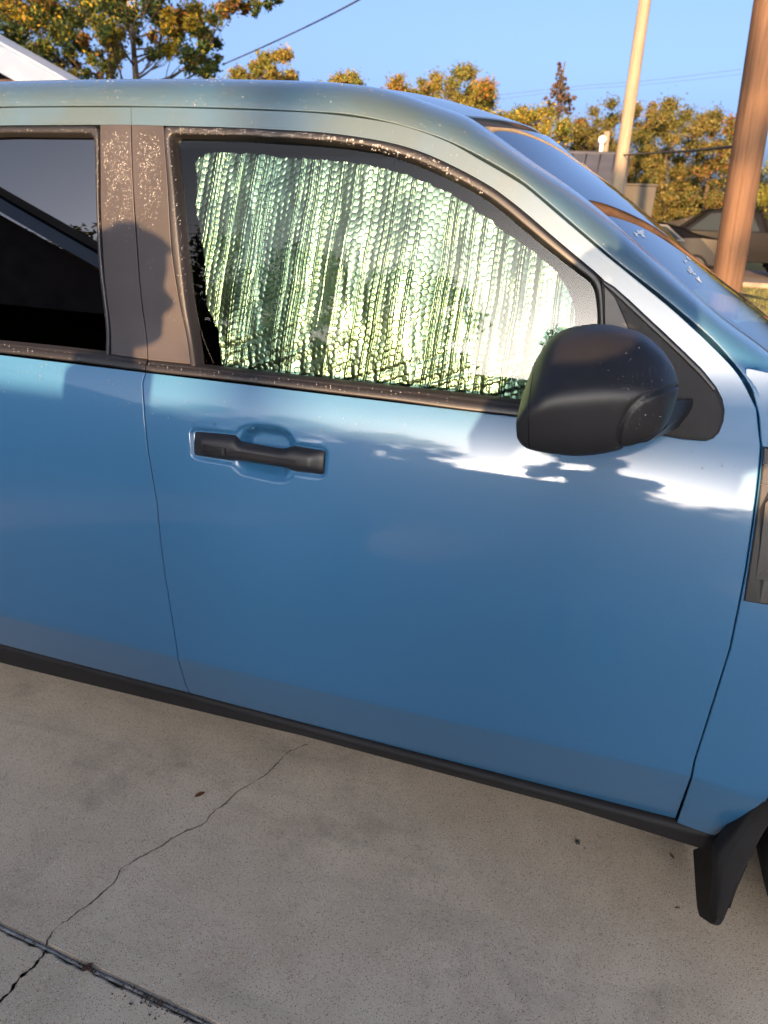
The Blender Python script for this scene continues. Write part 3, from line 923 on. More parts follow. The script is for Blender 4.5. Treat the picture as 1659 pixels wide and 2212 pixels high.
for y_ in (999, 1008, 1046):
    a = surf([(1647 - (y_ - 999) * .08, y_), (1700, y_ + 7), (1775, y_ + 17)], -0.0045)
    bm = bmesh.new(); tube(bm, a, 0.0012, 5)
    bm_obj('vent_trim_line', bm, pmat('vent_trim', (0.10, 0.10, 0.11), 0.35), vent, True)

# ================================================================== FOIL SHADE IN THE WINDOW
def foil_mat():
    m, t, b = new_mat('bubble_foil')
    b.inputs['Base Color'].default_value = (0.130, 0.160, 0.142, 1)
    b.inputs['Metallic'].default_value = 1.0
    b.inputs['Roughness'].default_value = 0.3
    tc = t.nodes.new('ShaderNodeTexCoord')
    n = t.nodes.new('ShaderNodeTexNoise'); n.inputs['Scale'].default_value = 160; n.inputs['Detail'].default_value = 4
    t.links.new(tc.outputs['Object'], n.inputs['Vector'])
    bp = t.nodes.new('ShaderNodeBump'); bp.inputs['Strength'].default_value = 0.25; bp.inputs['Distance'].default_value = 0.001
    t.links.new(n.outputs['Fac'], bp.inputs['Height']); t.links.new(bp.outputs[0], b.inputs['Normal'])
    return m

FOIL_OUT = [(422, 352), (430, 338), (450, 331), (472, 328), (520, 331), (556, 332), (612, 340), (692, 344), (750, 350), (804, 357), (850, 369), (892, 381), (956, 409), (996, 430), (1063, 478), (1091, 502), (1127, 523), (1167, 554), (1207, 590), (1231, 630), (1243, 667), (1246, 720), (1240, 800), (1235, 905), (1000, 872), (850, 850), (700, 832), (560, 818), (492, 808), (478, 780), (474, 716), (446, 660), (443, 540), (426, 458)]
def noise1(x, seed, octs=((1, 1), (2.3, .5), (5.1, .25))):
    r = np.random.default_rng(seed)
    y = np.zeros_like(x)
    for f, a in octs:
        for _ in range(3):
            y += a * np.sin(x * f * r.uniform(.7, 1.3) + r.uniform(0, 6.28))
    return y / 2.2
def build_foil():
    poly = surf(FOIL_OUT, 0.02, GY)[:, [0, 2]]
    res = 0.0014
    xs = np.arange(poly[:, 0].min() - .004, poly[:, 0].max() + .004, res)
    zs = np.arange(poly[:, 1].min() - .004, poly[:, 1].max() + .004, res)
    X, Z = np.meshgrid(xs, zs)
    zt, zm = poly[:, 1].max(), poly[:, 1].mean()
    # vertical pleats, leaning a little and wandering
    lean = np.interp(X, [-.85, -.4, -.05], [0.14, 0.08, 0.0])
    s = X - lean * (Z - zm) + 0.0016 * noise1(Z * 14 + X * 6, 3)
    rg = np.random.default_rng(21)
    folds = []
    p = poly[:, 0].min()
    D = np.zeros_like(X)
    tiltacc = np.zeros_like(X)
    while p < poly[:, 0].max() + .02:
        wdt = rg.uniform(0.013, 0.036)
        slope = rg.choice([-1, 1]) * rg.uniform(0.04, 0.36)
        folds.append((p, wdt, slope))
        p += wdt
    # piecewise tilted panels between the creases (continuous height), plus sharp crease ridges
    h = 0.0
    knots, hs = [folds[0][0]], [0.0]
    for (p, wd, sl) in folds:
        h = h * 0.45 + sl * wd
        knots.append(p + wd); hs.append(h)
    D = np.interp(s, knots, hs)
    D2 = sum(np.interp(s + d, knots, hs) for d in np.linspace(-.004, .004, 7)) / 7
    fade = 1 - 0.55 * sstep(0.25, 0.0, Z - zs.min() - 0.06)
    D = D2 * (0.75 + 0.35 * noise1(Z * 9, 5))
    crease_amp = np.zeros_like(X)
    for i, (p, wd, sl) in enumerate(folds):
        f = rg.uniform(0.35, 1.0) * (rg.random() < 0.85)
        zc = rg.uniform(-.1, .6); zl = rg.uniform(.25, .6)
        am = f * sstep(zc - .12, zc + .05, (Z - zs.min()) / (zt - zs.min())) if rg.random() < .5 else f
        dd = s - p
        D = D - am * 0.0055 * np.exp(-(dd / 0.0017) ** 2)
        D = D - am * 0.0024 * np.exp(-((dd - 0.0048) / 0.0014) ** 2)
    # crumple near the bottom and at the ends
    cr = sstep(0.13, 0.0, Z - np.interp(X, [poly[:, 0].min(), -.02], [1.205, 1.21]))
    D = D + cr * 0.0026 * (noise1(X * 70 + 18 * Z, 11) * 0.6 + noise1(Z * 110 - 40 * X, 12) * 0.5)
    D = D + 0.0012 * noise1(X * 60 + Z * 9, 13) + 0.0005 * noise1(Z * 40 - X * 14, 14)
    # bubbles on a hexagonal lattice following the sheet
    pit = 0.0128
    a = (Z + 0.02 * X) / pit; bb = s / (pit * 0.866)
    row = np.round(bb)
    best = np.full(X.shape, 1e9); kbest = np.zeros(X.shape)
    for dr in (-1, 0, 1):
        r_ = row + dr
        o = (r_ % 2) * 0.5
        c = np.round(a - o) + o
        d = np.hypot(a - c, (bb - r_) * 0.866)
        sel = d < best
        best = np.where(sel, d, best); kbest = np.where(sel, r_ * 131.7 + c * 17.3, kbest)
    rnd = np.modf(np.abs(np.sin(kbest) * 43758.5453))[0]
    amp = 0.00055 * (0.5 + 0.8 * rnd)
    D = D - amp * (1 - sstep(0.33, 0.47, best)) + 0.00025 * np.exp(-((best - 0.48) / 0.05) ** 2)
    Y = GY(Z) + HX(X) + 0.021 + D
    sd = poly_sdf(X, Z, [tuple(q) for q in poly]) + 0.0018 * noise1(s * 120, 31) * (Z > zm)
    keep = sd < 0
    nz, nx = X.shape
    fq = grid_faces(nz, nx)
    fq = fq[keep.reshape(-1)[fq].all(1)]
    used = np.unique(fq)
    remap = np.full(nz * nx, -1); remap[used] = np.arange(len(used))
    V = np.stack([X, Y, Z], -1).reshape(-1, 3)[used]
    return V, remap[fq]
V, Fq = build_foil()
shade = mesh_obj('sun_shade', V, Fq, foil_mat(), None, True)
tag(shade, 'crinkled silver bubble foil sun shade behind the front door window', 'sun shade')

# ================================================================== WATER DROPS
def drop_mat():
    m, t, b = new_mat('water_drop')
    b.inputs['Base Color'].default_value = (1, 1, 1, 1)
    b.inputs['Roughness'].default_value = 0.10
    b.inputs['IOR'].default_value = 1.35
    b.inputs['Transmission Weight'].default_value = 0.85
    return m
def dome():
    v, f = [], []
    seg = 8
    for (r_, h_) in ((1.0, -0.02), (0.9, .35), (0.55, .62)):
        for k in range(seg):
            a_ = 2 * math.pi * k / seg
            v.append((r_ * math.cos(a_), r_ * math.sin(a_), h_))
    v.append((0, 0, .72))
    for j in range(2):
        for k in range(seg):
            f.append((j * seg + k, j * seg + (k + 1) % seg, (j + 1) * seg + (k + 1) % seg, (j + 1) * seg + k))
    tri = [(2 * seg + k, 2 * seg + (k + 1) % seg, 3 * seg, 3 * seg) for k in range(seg)]
    return np.array(v), f, tri
DV, DF, DT = dome()
def build_drops():
    P, Nn, S = [], [], []
    rg = np.random.default_rng(5)
    def put(px, off, smin, smax, pw=3.0, drip=False):
        px = np.asarray(px)
        p = surf(px, off)
        eps = 1e-3
        a = (PY(p[:, 2] + eps) - PY(p[:, 2] - eps)) / (2 * eps)
        nn = np.stack([np.zeros(len(p)), -np.ones(len(p)), a], -1)
        nn /= np.linalg.norm(nn, axis=1, keepdims=True)
        P.append(p); Nn.append(nn)
        S.append(smin + (smax - smin) * rg.random(len(p)) ** pw)
    def along(A, B, n, jit=0.5):
        A, B = crom(A, 100), crom(B, 100)
        k = rg.integers(0, 100, n); t = np.clip(0.5 + (rg.random((n, 1)) - .5) * 2 * jit, 0.04, .96)
        return A[k] * (1 - t) + B[k] * t
    # patches breathing in and out over the pillar covers
    def patch(quad, n, scale=40, thr=0.0):
        q = np.array(quad, float)
        u, v = rg.beta(1.5, 1.5, n * 3), rg.beta(1.5, 2.4, n * 3)
        p = (q[0] * (1 - u)[:, None] + q[1] * u[:, None]) * (1 - v)[:, None] + (q[3] * (1 - u)[:, None] + q[2] * u[:, None]) * v[:, None]
        m_ = noise1(p[:, 0] / scale * 2.1 + p[:, 1] / scale, 41) + noise1(p[:, 1] / scale * 1.7 - p[:, 0] / scale * .8, 42) + rg.normal(0, 1.8, len(p)) > thr + .3
        return p[m_][:n]
    put(patch([(222, 285), (280, 285), (292, 520), (222, 520)], 560, 22, -.1), -0.0015, .0006, .0016)
    put(patch([(290, 285), (345, 285), (356, 500), (302, 520)], 400, 22, -.1), -0.0015, .0006, .0016)
    put(patch([(222, 440), (400, 470), (405, 770), (245, 755)], 90, 40, -.5), -0.0015, .0004, .0012)
    put(along([(358, 276), (520, 279), (700, 290)], [(380, 291), (520, 292), (700, 303)], 330), -0.0062, .0005, .0015)
    put(along([(700, 290), (910, 333), (1062, 408)], [(700, 303), (900, 350), (1050, 424)], 150), -0.0062, .0005, .002, 2.2)
    put(along([(700, 297), (780, 305), (910, 342)], [(700, 299), (780, 307), (910, 345)], 26), -0.0062, .0018, .0027, 1)
    put(along([(360, 300), (372, 470), (395, 700)], [(374, 305), (390, 470), (412, 700)], 110), -0.0058, .0005, .0014)
    put(along([(205, 280), (210, 450), (222, 700)], [(213, 280), (216, 450), (232, 700)], 70), -0.0058, .0005, .0014)
    put(along([(0, 277), (200, 277)], [(0, 287), (195, 287)], 50), -0.0062, .0004, .0013)
    # painted door header
    put(along([(285, 240), (500, 242), (800, 270), (1000, 340), (1206, 470), (1320, 570)], [(285, 266), (500, 270), (800, 293), (990, 352), (1190, 500), (1300, 590)], 260), 0, .0003, .0011, 3.5)
    put(along([(0, 238), (275, 238)], [(0, 266), (275, 266)], 120), 0, .0003, .001, 3.5)
    # belt mouldings and the door shoulder below
    put(along([(0, 742), (230, 770), (560, 812), (996, 856)], [(0, 757), (230, 788), (560, 824), (996, 880)], 260), -0.0112, .0004, .0014)
    put(along([(0, 770), (320, 812), (560, 850), (996, 895)], [(0, 850), (320, 900), (560, 930), (900, 960)], 330, .5), 0, .0004, .0016, 3.2)
    put(along([(1445, 900), (1560, 960), (1600, 900)], [(1420, 1040), (1560, 1050), (1630, 1000)], 14, .5), 0, .0006, .0018, 1.5)
    # roof rail: use the rail grid itself
    rg_rows = np.array(rows)
    nrm = grid_normals(rg_rows, (0, -1, .4))
    n = 900
    i = np.clip((rg.random(n) ** 1.2 * 15).astype(int), 0, 20); j = np.clip((rg.normal(.42, .20, n) * 199).astype(int), 0, 198)
    fu, fv = rg.random((n, 1)), rg.random((n, 1))
    p = rg_rows[i, j] * (1 - fu) + rg_rows[i, j + 1] * fu
    p = p * (1 - fv) + (rg_rows[i + 1, j] * (1 - fu) + rg_rows[i + 1, j + 1] * fu) * fv
    P.append(p); Nn.append(nrm[i, j]); S.append(.00035 + .0012 * rg.random(n) ** 3)
    # mirror head
    n = 5200
    mg = grid_normals(RG, (0, -1, 0))
    cen = RG.mean(1, keepdims=True)
    mg = mg * np.sign((mg * (RG - cen)).sum(2, keepdims=True))
    i = rg.integers(18, 150, n); j = rg.integers(0, nphi, n)
    w_ = mg[i, j][:, 2] * 0.5 - mg[i, j][:, 1] > 0.25
    dens = np.exp(-((RG[i, j][:, 0] - 0.055) / 0.035) ** 2) * np.exp(-((RG[i, j][:, 2] - 1.315) / .03) ** 2) + .03
    ok = w_ & (rg.random(n) < dens)
    i, j = i[ok], j[ok]
    p = RG[i, j] + rg.normal(0, .0015, (len(i), 3)) * (1 - np.abs(mg[i, j]))
    P.append(p); Nn.append(mg[i, j]); S.append(.0003 + .0007 * rg.random(len(i)) ** 2.5)
    P, Nn, S = np.vstack(P), np.vstack(Nn), np.concatenate(S)
    a = np.cross(Nn, np.array([0.3, 0.2, 0.9])); a /= np.linalg.norm(a, axis=1, keepdims=True)
    b = np.cross(Nn, a)
    V = P[:, None] + S[:, None, None] * (DV[None, :, 0:1] * a[:, None] + DV[None, :, 1:2] * b[:, None] * 1.12 + DV[None, :, 2:3] * Nn[:, None])
    nv = len(DV)
    base = np.arange(len(P))[:, None, None] * nv
    q = (np.array(DF)[None] + base).reshape(-1, 4).tolist()
    t_ = (np.array([t[:3] for t in DT])[None] + base).reshape(-1, 3).tolist()
    return V.reshape(-1, 3), q + t_
V, F_ = build_drops()
drops = mesh_obj('dew_drops', V, F_, drop_mat(), truck, True)
drops['kind'] = 'stuff'

# ================================================================== GROUND
def concrete_mat():
    m, t, b = new_mat('weathered_concrete')
    tc = t.nodes.new('ShaderNodeTexCoord')
    L = t.links.new
    def noise(sc_, det=5, rough=.6):
        n = t.nodes.new('ShaderNodeTexNoise'); n.inputs['Scale'].default_value = sc_; n.inputs['Detail'].default_value = det
        n.inputs['Roughness'].default_value = rough
        L(tc.outputs['Object'], n.inputs['Vector']); return n
    def ramp(src, stops):
        r = t.nodes.new('ShaderNodeValToRGB')
        while len(r.color_ramp.elements) < len(stops): r.color_ramp.elements.new(0.5)
        for e, (p, c) in zip(r.color_ramp.elements, stops):
            e.position = p; e.color = (*c, 1) if len(c) == 3 else c
        L(src, r.inputs[0]); return r
    def mix(a, b_, fac, mode='MIX'):
        x = t.nodes.new('ShaderNodeMix'); x.data_type = 'RGBA'; x.blend_type = mode
        for s_, v_ in ((6, a), (7, b_)):
            if isinstance(v_, tuple): x.inputs[s_].default_value = (*v_, 1)
            else: L(v_, x.inputs[s_])
        if isinstance(fac, float): x.inputs[0].default_value = fac
        else: L(fac, x.inputs[0])
        return x.outputs[2]
    base = ramp(noise(1.3, 6).outputs['Fac'], [(0.32, (0.56, 0.465, 0.345)), (0.68, (0.67, 0.575, 0.45))]).outputs[0]
    blot = ramp(noise(5.5, 7, .7).outputs['Fac'], [(0.32, (0.86, 0.85, 0.84)), (0.62, (1.04, 1.04, 1.03))]).outputs[0]
    c = mix(base, blot, 1.0, 'MULTIPLY')
    # exposed sand and pebbles
    for scale, thr, dark, amt in ((260, .26, True, 1.0), (170, .26, False, 1.0), (120, .12, True, 1.0)):
        v = t.nodes.new('ShaderNodeTexVoronoi'); v.inputs['Scale'].default_value = scale
        v.inputs['Randomness'].default_value = 1.0
        L(tc.outputs['Object'], v.inputs['Vector'])
        lt = t.nodes.new('ShaderNodeMath'); lt.operation = 'LESS_THAN'; lt.inputs[1].default_value = thr
        L(v.outputs['Distance'], lt.inputs[0])
        sep = t.nodes.new('ShaderNodeSeparateColor'); L(v.outputs['Color'], sep.inputs[0])
        if dark:
            rc = ramp(sep.outputs[0], [(0.0, (0.06, 0.055, 0.05)), (0.22, (0.20, 0.14, 0.09)), (0.45, (0.42, 0.34, 0.25)), (0.75, (0.56, 0.49, 0.40))])
        else:
            rc = ramp(sep.outputs[1], [(0.0, (0.36, 0.20, 0.11)), (0.15, (0.62, 0.56, 0.48)), (0.65, (0.47, 0.37, 0.26)), (0.85, (0.70, 0.67, 0.62))])
        rc.color_ramp.interpolation = 'CONSTANT'
        c = mix(c, rc.outputs[0], lt.outputs[0])
    # grey-black smears of old tyre marks and mildew
    st_ = ramp(noise(2.1, 8, .72).outputs['Fac'], [(0.54, (0, 0, 0)), (0.74, (0.5, 0.5, 0.5))]).outputs[0]
    c = mix(c, (0.115, 0.11, 0.105), st_)
    # long faint tyre smears
    mp = t.nodes.new('ShaderNodeMapping'); mp.inputs['Rotation'].default_value = (0, 0, 0.62); mp.inputs['Scale'].default_value = (0.9, 5.5, 1)
    L(tc.outputs['Object'], mp.inputs['Vector'])
    n9 = t.nodes.new('ShaderNodeTexNoise'); n9.inputs['Scale'].default_value = 1.4; n9.inputs['Detail'].default_value = 9; n9.inputs['Roughness'].default_value = .68
    L(mp.outputs[0], n9.inputs['Vector'])
    c = mix(c, (0.16, 0.145, 0.125), ramp(n9.outputs['Fac'], [(0.53, (0, 0, 0)), (0.74, (0.32, 0.32, 0.32))]).outputs[0])
    # fine grit contrast
    gr = ramp(noise(520, 2, .5).outputs['Fac'], [(0.36, (0.80, 0.79, 0.77)), (0.62, (1.06, 1.06, 1.05))]).outputs[0]
    c = mix(c, gr, 1.0, 'MULTIPLY')
    L(c, b.inputs['Base Color'])
    b.inputs['Roughness'].default_value = 0.85
    b.inputs['Specular IOR Level'].default_value = 0.25
    bp = t.nodes.new('ShaderNodeBump'); bp.inputs['Strength'].default_value = 0.6; bp.inputs['Distance'].default_value = 0.0016
    L(noise(260, 5, .7).outputs['Fac'], bp.inputs['Height']); L(bp.outputs[0], b.inputs['Normal'])
    return m
CONC = concrete_mat()
jl = on_z([(-20, 1993), (180, 2084), (448, 2212)])
jd = (jl[-1] - jl[0]) / np.linalg.norm(jl[-1] - jl[0])
jn = np.array([-jd[1], jd[0], 0])
def jp(x, side):
    t_ = (x - jl[1][0]) / jd[0]
    return jl[1] + jd * t_ + jn * side
def slab(name, pts, z0=-0.10):
    bm = bmesh.new()
    a_ = [bm.verts.new((p[0], p[1], 0.0)) for p in pts]; b_ = [bm.verts.new((p[0], p[1], z0)) for p in pts]
    n = len(pts)
    top = bm.faces.new(a_)
    fs = [top, bm.faces.new(b_[::-1])] + [bm.faces.new((b_[i], b_[(i + 1) % n], a_[(i + 1) % n], a_[i])) for i in range(n)]
    bmesh.ops.recalc_face_normals(bm, faces=fs)
    bmesh.ops.bevel(bm, geom=list(top.edges), offset=0.005, segments=2, affect='EDGES')
    return tag(bm_obj(name, bm, CONC), kind='structure')
# the slab edges along the joint are chipped, so they wander a little
jx = np.linspace(-1.6, 0.2, 160)
jag = 0.0022 * noise1(jx * 55, 71) + 0.0016 * noise1(jx * 160, 72)
eA = [jp(x_, 0.004)[:2] for x_ in (-7.0,)] + [jp(x_, 0.004 + j_ * .3)[:2] for x_, j_ in zip(jx, jag)] + [jp(9.0, 0.004)[:2]]
eB = [jp(x_, -0.006)[:2] for x_ in (-7.0,)] + [jp(x_, -0.006 + j_)[:2] for x_, j_ in zip(jx, jag)] + [jp(9.0, -0.006)[:2]]
slab('driveway', eA + [(9.0, 3.4), (-7.0, 3.4)])
slab('driveway', [(-7.0, -5.6), (9.0, -5.6)] + eB[::-1])
JOINT = pmat('joint_filler', (0.16, 0.165, 0.16), 0.7, noise=(40, 0.4), bump=(300, .5, .001))
bm = bmesh.new()
tube(bm, [(*jp(x_, -0.0005 + 0.0006 * math.sin(x_ * 31))[:2], -0.0042 + 0.0012 * math.sin(x_ * 17 + 1)) for x_ in np.linspace(-3, 3, 300)], 0.0042, 6)
tag(bm_obj('expansion_joint', bm, JOINT, None, True), kind='structure')
# cracks: thin dark ribbons with ragged width
CRACKM = pmat('crack_dirt', (0.045, 0.038, 0.032), 0.95, noise=(60, .5))
def crack(pxs, w0, seed, wvar=.7):
    p = crom(on_z(pxs), 260)
    r_ = np.random.default_rng(seed)
    jit = np.zeros((260, 2))
    for s_, a_ in ((3, .0012), (8, .0035)):
        k = r_.normal(0, a_, (260, 2))
        ker = np.ones(s_) / s_
        jit += np.stack([np.convolve(k[:, i], ker, 'same') for i in (0, 1)], -1)
    p[:, :2] += jit
    d = np.gradient(p, axis=0); nn = np.stack([-d[:, 1], d[:, 0], 0 * d[:, 0]], -1); nn /= np.linalg.norm(nn, axis=1, keepdims=True)
    wdt = w0 * np.clip(1 + wvar * noise1(np.arange(260) * .11, seed) + .5 * r_.normal(0, .5, 260), .12, 2.6)[:, None]
    G = np.array([p + nn * wdt, p - nn * wdt]); G[..., 2] = 0.0012
    return tag(grid_obj('crack', G, CRACKM, None, (0, 0, 1)), kind='structure')
crack([(664, 1608), (624, 1624), (600, 1650), (572, 1676), (530, 1700), (505, 1716), (492, 1732), (460, 1756), (442, 1778), (400, 1797), (340, 1832), (280, 1866), (262, 1880), (245, 1910), (205, 1945), (168, 1970), (140, 1990), (118, 2008), (104, 2036), (99, 2044)], 0.0011, 4)
crack([(98, 2056), (75, 2086), (44, 2112), (20, 2145), (-15, 2175)], 0.0022, 6)

def ground_mat():
    m, t, b = new_mat('lawn')
    tc = t.nodes.new('ShaderNodeTexCoord')
    n = t.nodes.new('ShaderNodeTexNoise'); n.inputs['Scale'].default_value = 0.8; n.inputs['Detail'].default_value = 8
    t.links.new(tc.outputs['Object'], n.inputs['Vector'])
    r = t.nodes.new('ShaderNodeValToRGB')
    r.color_ramp.elements[0].color = (0.085, 0.085, 0.018, 1); r.color_ramp.elements[1].color = (0.15, 0.125, 0.03, 1)
    r.color_ramp.elements[0].position = .35; r.color_ramp.elements[1].position = .7
    t.links.new(n.outputs['Fac'], r.inputs[0]); t.links.new(r.outputs[0], b.inputs['Base Color'])
    b.inputs['Roughness'].default_value = 0.95
    bp = t.nodes.new('ShaderNodeBump'); bp.inputs['Distance'].default_value = 0.04
    n2 = t.nodes.new('ShaderNodeTexNoise'); n2.inputs['Scale'].default_value = 30
    t.links.new(tc.outputs['Object'], n2.inputs['Vector']); t.links.new(n2.outputs['Fac'], bp.inputs['Height']); t.links.new(bp.outputs[0], b.inputs['Normal'])
    return m
LAWN = ground_mat()
bm = bmesh.new()
vs = [bm.verts.new(p) for p in ((-700, -700, -0.06), (700, -700, -0.06), (700, 700, -0.06), (-700, 700, -0.06))]
bm.faces.new(vs)
tag(bm_obj('ground', bm, LAWN), kind='structure')
ROADM = pmat('road_surface', (0.16, 0.125, 0.095), 0.9, noise=(3, .2), bump=(60, .4, .004))
bm = bmesh.new()
vs = [bm.verts.new(p) for p in ((-80, 20.4, -0.052), (80, 20.4, -0.052), (80, 28.0, -0.052), (-80, 28.0, -0.052))]
bm.faces.new(vs)
tag(bm_obj('road', bm, ROADM), kind='structure')
bm = bmesh.new(); box(bm, -80, 80, 20.2, 20.4, -0.07, 0.06, 0.02)
tag(bm_obj('kerb', bm, ROADM), kind='structure')
# grass blades where the verge shows beside the pole
gx, gy = rng.uniform(1.5, 7.5, 9000), rng.uniform(9.0, 20.1, 9000)
ga, gh = rng.uniform(0, 6.28, 9000), rng.uniform(.03, .09, 9000)
V = np.stack([np.stack([gx - .008 * np.cos(ga), gy - .008 * np.sin(ga), np.full(9000, -.06)], -1), np.stack([gx + .008 * np.cos(ga), gy + .008 * np.sin(ga), np.full(9000, -.06)], -1), np.stack([gx + rng.normal(0, .02, 9000), gy + rng.normal(0, .02, 9000), gh - .06], -1)], 1).reshape(-1, 3)
g = mesh_obj('grass', V, np.arange(27000).reshape(-1, 3), pmat('grass_blade', (0.13, 0.125, 0.025), .8, noise=(4, .3)), None, False)
tag(g, 'short yellow green grass of the verge beside the brown pole', 'grass', kind='stuff')

# fallen leaves and grit
def leaf_on_ground(px, size, rot, col, label, curl=.35):
    p = on_z([px])[0]
    bm = bmesh.new()
    outl = [(-1, 0), (-.6, .32), (-.1, .46), (.4, .36), (1, .02), (.45, -.34), (-.1, -.40), (-.6, -.28)]
    c = bm.verts.new((0, 0, 0.10 * size))
    ring = [bm.verts.new((x_ * size, y_ * size, size * (0.05 + curl * (abs(y_) * .9 + .25 * max(0, x_) ** 2)))) for x_, y_ in outl]
    mid = [bm.verts.new((x_ * size * .5, y_ * size * .5, size * (.08 + curl * .2 * abs(y_)))) for x_, y_ in outl]
    for i in range(8):
        bm.faces.new((mid[i], mid[(i + 1) % 8], ring[(i + 1) % 8], ring[i])); bm.faces.new((c, mid[(i + 1) % 8], mid[i]))
    o = bm_obj('fallen_leaf', bm, pmat('dry_leaf', col, .8, noise=(90, .5)), None, True, p)
    o.rotation_euler = (0, 0, rot)
    return tag(o, label, 'leaf')
leaf_on_ground((432, 1717), 0.017, 0.9, (0.13, 0.048, 0.016), 'curled brown leaf on the concrete beside the long crack')
leaf_on_ground((1451, 1849), 0.010, 2.2, (0.20, 0.085, 0.02), 'small orange brown leaf on the concrete under the sill near the mud flap')
leaf_on_ground((1463, 1961), 0.008, 0.3, (0.22, 0.13, 0.08), 'tiny pale tan leaf on the concrete left of the mud flap tip')
leaf_on_ground((190, 2090), 0.013, 1.2, (0.10, 0.04, 0.028), 'dark red brown leaf scrap caught in the slab joint', .5)
def pebble(px, r_, col, label):
    p = on_z([px])[0]
    bm = bmesh.new(); bmesh.ops.create_icosphere(bm, subdivisions=2, radius=r_)
    for v_ in bm.verts: v_.co *= 1 + .25 * math.sin(v_.co.x * 900) * math.cos(v_.co.y * 700); v_.co.z *= .6
    o = bm_obj('pebble', bm, pmat('pebble_stone', col, .8), None, True, p + np.array([0, 0, r_ * .3]))
    return tag(o, label, 'pebble')
pebble((1247, 1821), 0.007, (0.05, 0.055, 0.045), 'dark grey green pebble on the concrete below the sill')
pebble((1262, 1832), 0.002, (0.02, 0.02, 0.02), 'tiny black pebble just right of the dark grey green pebble')
# debris in the joint
n = 210
_d1, _d2 = on_z([(192, 2091), (335, 2152)])
jx_ = np.where(rng.random(n) < .28, _d1[0] + rng.normal(0, .012, n), np.where(rng.random(n) < .75, _d2[0] + rng.normal(0, .045, n), rng.uniform(-1.2, -.5, n)))
jo = -np.abs(rng.normal(0, .011, n)) * (rng.random(n) < .8) * np.where(np.abs(jx_ - _d2[0]) < .12, 1.2, .4)
V, F_ = [], []
for i in range(n):
    p = jp(jx_[i], jo[i]); s_ = rng.uniform(.0006, .0026); a_ = rng.uniform(0, 6.28); l_ = s_ * rng.uniform(1, 2)
    ca, sa = math.cos(a_), math.sin(a_)
    k = len(V)
    V += [(p[0] + ca * l_, p[1] + sa * l_, .002 + s_ * .5), (p[0] - sa * s_, p[1] + ca * s_, .001), (p[0] - ca * l_, p[1] - sa * l_, .002), (p[0] + sa * s_, p[1] - ca * s_, .001), (p[0], p[1], .002 + s_)]
    F_ += [(k, k + 1, k + 4), (k + 1, k + 2, k + 4), (k + 2, k + 3, k + 4), (k + 3, k, k + 4)]
deb = mesh_obj('joint_debris', V, F_, pmat('dirt_crumbs', (0.055, 0.035, 0.025), .95, noise=(200, .6)), None, False)
tag(deb, 'dark crumbs of dirt and leaf litter along the slab joint', 'debris', kind='stuff')

# ================================================================== POLES AND WIRES
def wood_mat(name, c0, c1, sc_=1.0):
    m, t, b = new_mat(name)
    tc = t.nodes.new('ShaderNodeTexCoord')
    mp = t.nodes.new('ShaderNodeMapping'); mp.inputs['Scale'].default_value = (28 * sc_, 28 * sc_, 0.9 * sc_)
    t.links.new(tc.outputs['Object'], mp.inputs['Vector'])
    n = t.nodes.new('ShaderNodeTexNoise'); n.inputs['Scale'].default_value = 1.0; n.inputs['Detail'].default_value = 8; n.inputs['Roughness'].default_value = .65
    t.links.new(mp.outputs[0], n.inputs['Vector'])
    r = t.nodes.new('ShaderNodeValToRGB')
    r.color_ramp.elements[0].position = .30; r.color_ramp.elements[0].color = (*c0, 1)
    r.color_ramp.elements[1].position = .62; r.color_ramp.elements[1].color = (*c1, 1)
    e = r.color_ramp.elements.new(.24); e.color = (*[q * .35 for q in c0], 1)
    t.links.new(n.outputs['Fac'], r.inputs[0])
    n2 = t.nodes.new('ShaderNodeTexNoise'); n2.inputs['Scale'].default_value = 1.6; n2.inputs['Detail'].default_value = 5
    t.links.new(tc.outputs['Object'], n2.inputs['Vector'])
    r2 = t.nodes.new('ShaderNodeValToRGB'); r2.color_ramp.elements[0].color = (.72, .66, .62, 1); r2.color_ramp.elements[1].color = (1.1, 1.05, 1, 1)
    t.links.new(n2.outputs['Fac'], r2.inputs[0])
    x = t.nodes.new('ShaderNodeMix'); x.data_type = 'RGBA'; x.blend_type = 'MULTIPLY'; x.inputs[0].default_value = 1
    t.links.new(r.outputs[0], x.inputs[6]); t.links.new(r2.outputs[0], x.inputs[7]); t.links.new(x.outputs[2], b.inputs['Base Color'])
    b.inputs['Roughness'].default_value = .85
    bp = t.nodes.new('ShaderNodeBump'); bp.inputs['Strength'].default_value = .7; bp.inputs['Distance'].default_value = .008
    t.links.new(n.outputs['Fac'], bp.inputs['Height']); t.links.new(bp.outputs[0], b.inputs['Normal'])
    return m
WOODB = wood_mat('creosoted_brown_wood', (0.055, 0.030, 0.016), (0.105, 0.060, 0.034))
WOODG = wood_mat('weathered_pale_wood', (0.15, 0.125, 0.09), (0.22, 0.185, 0.14), 1.4)
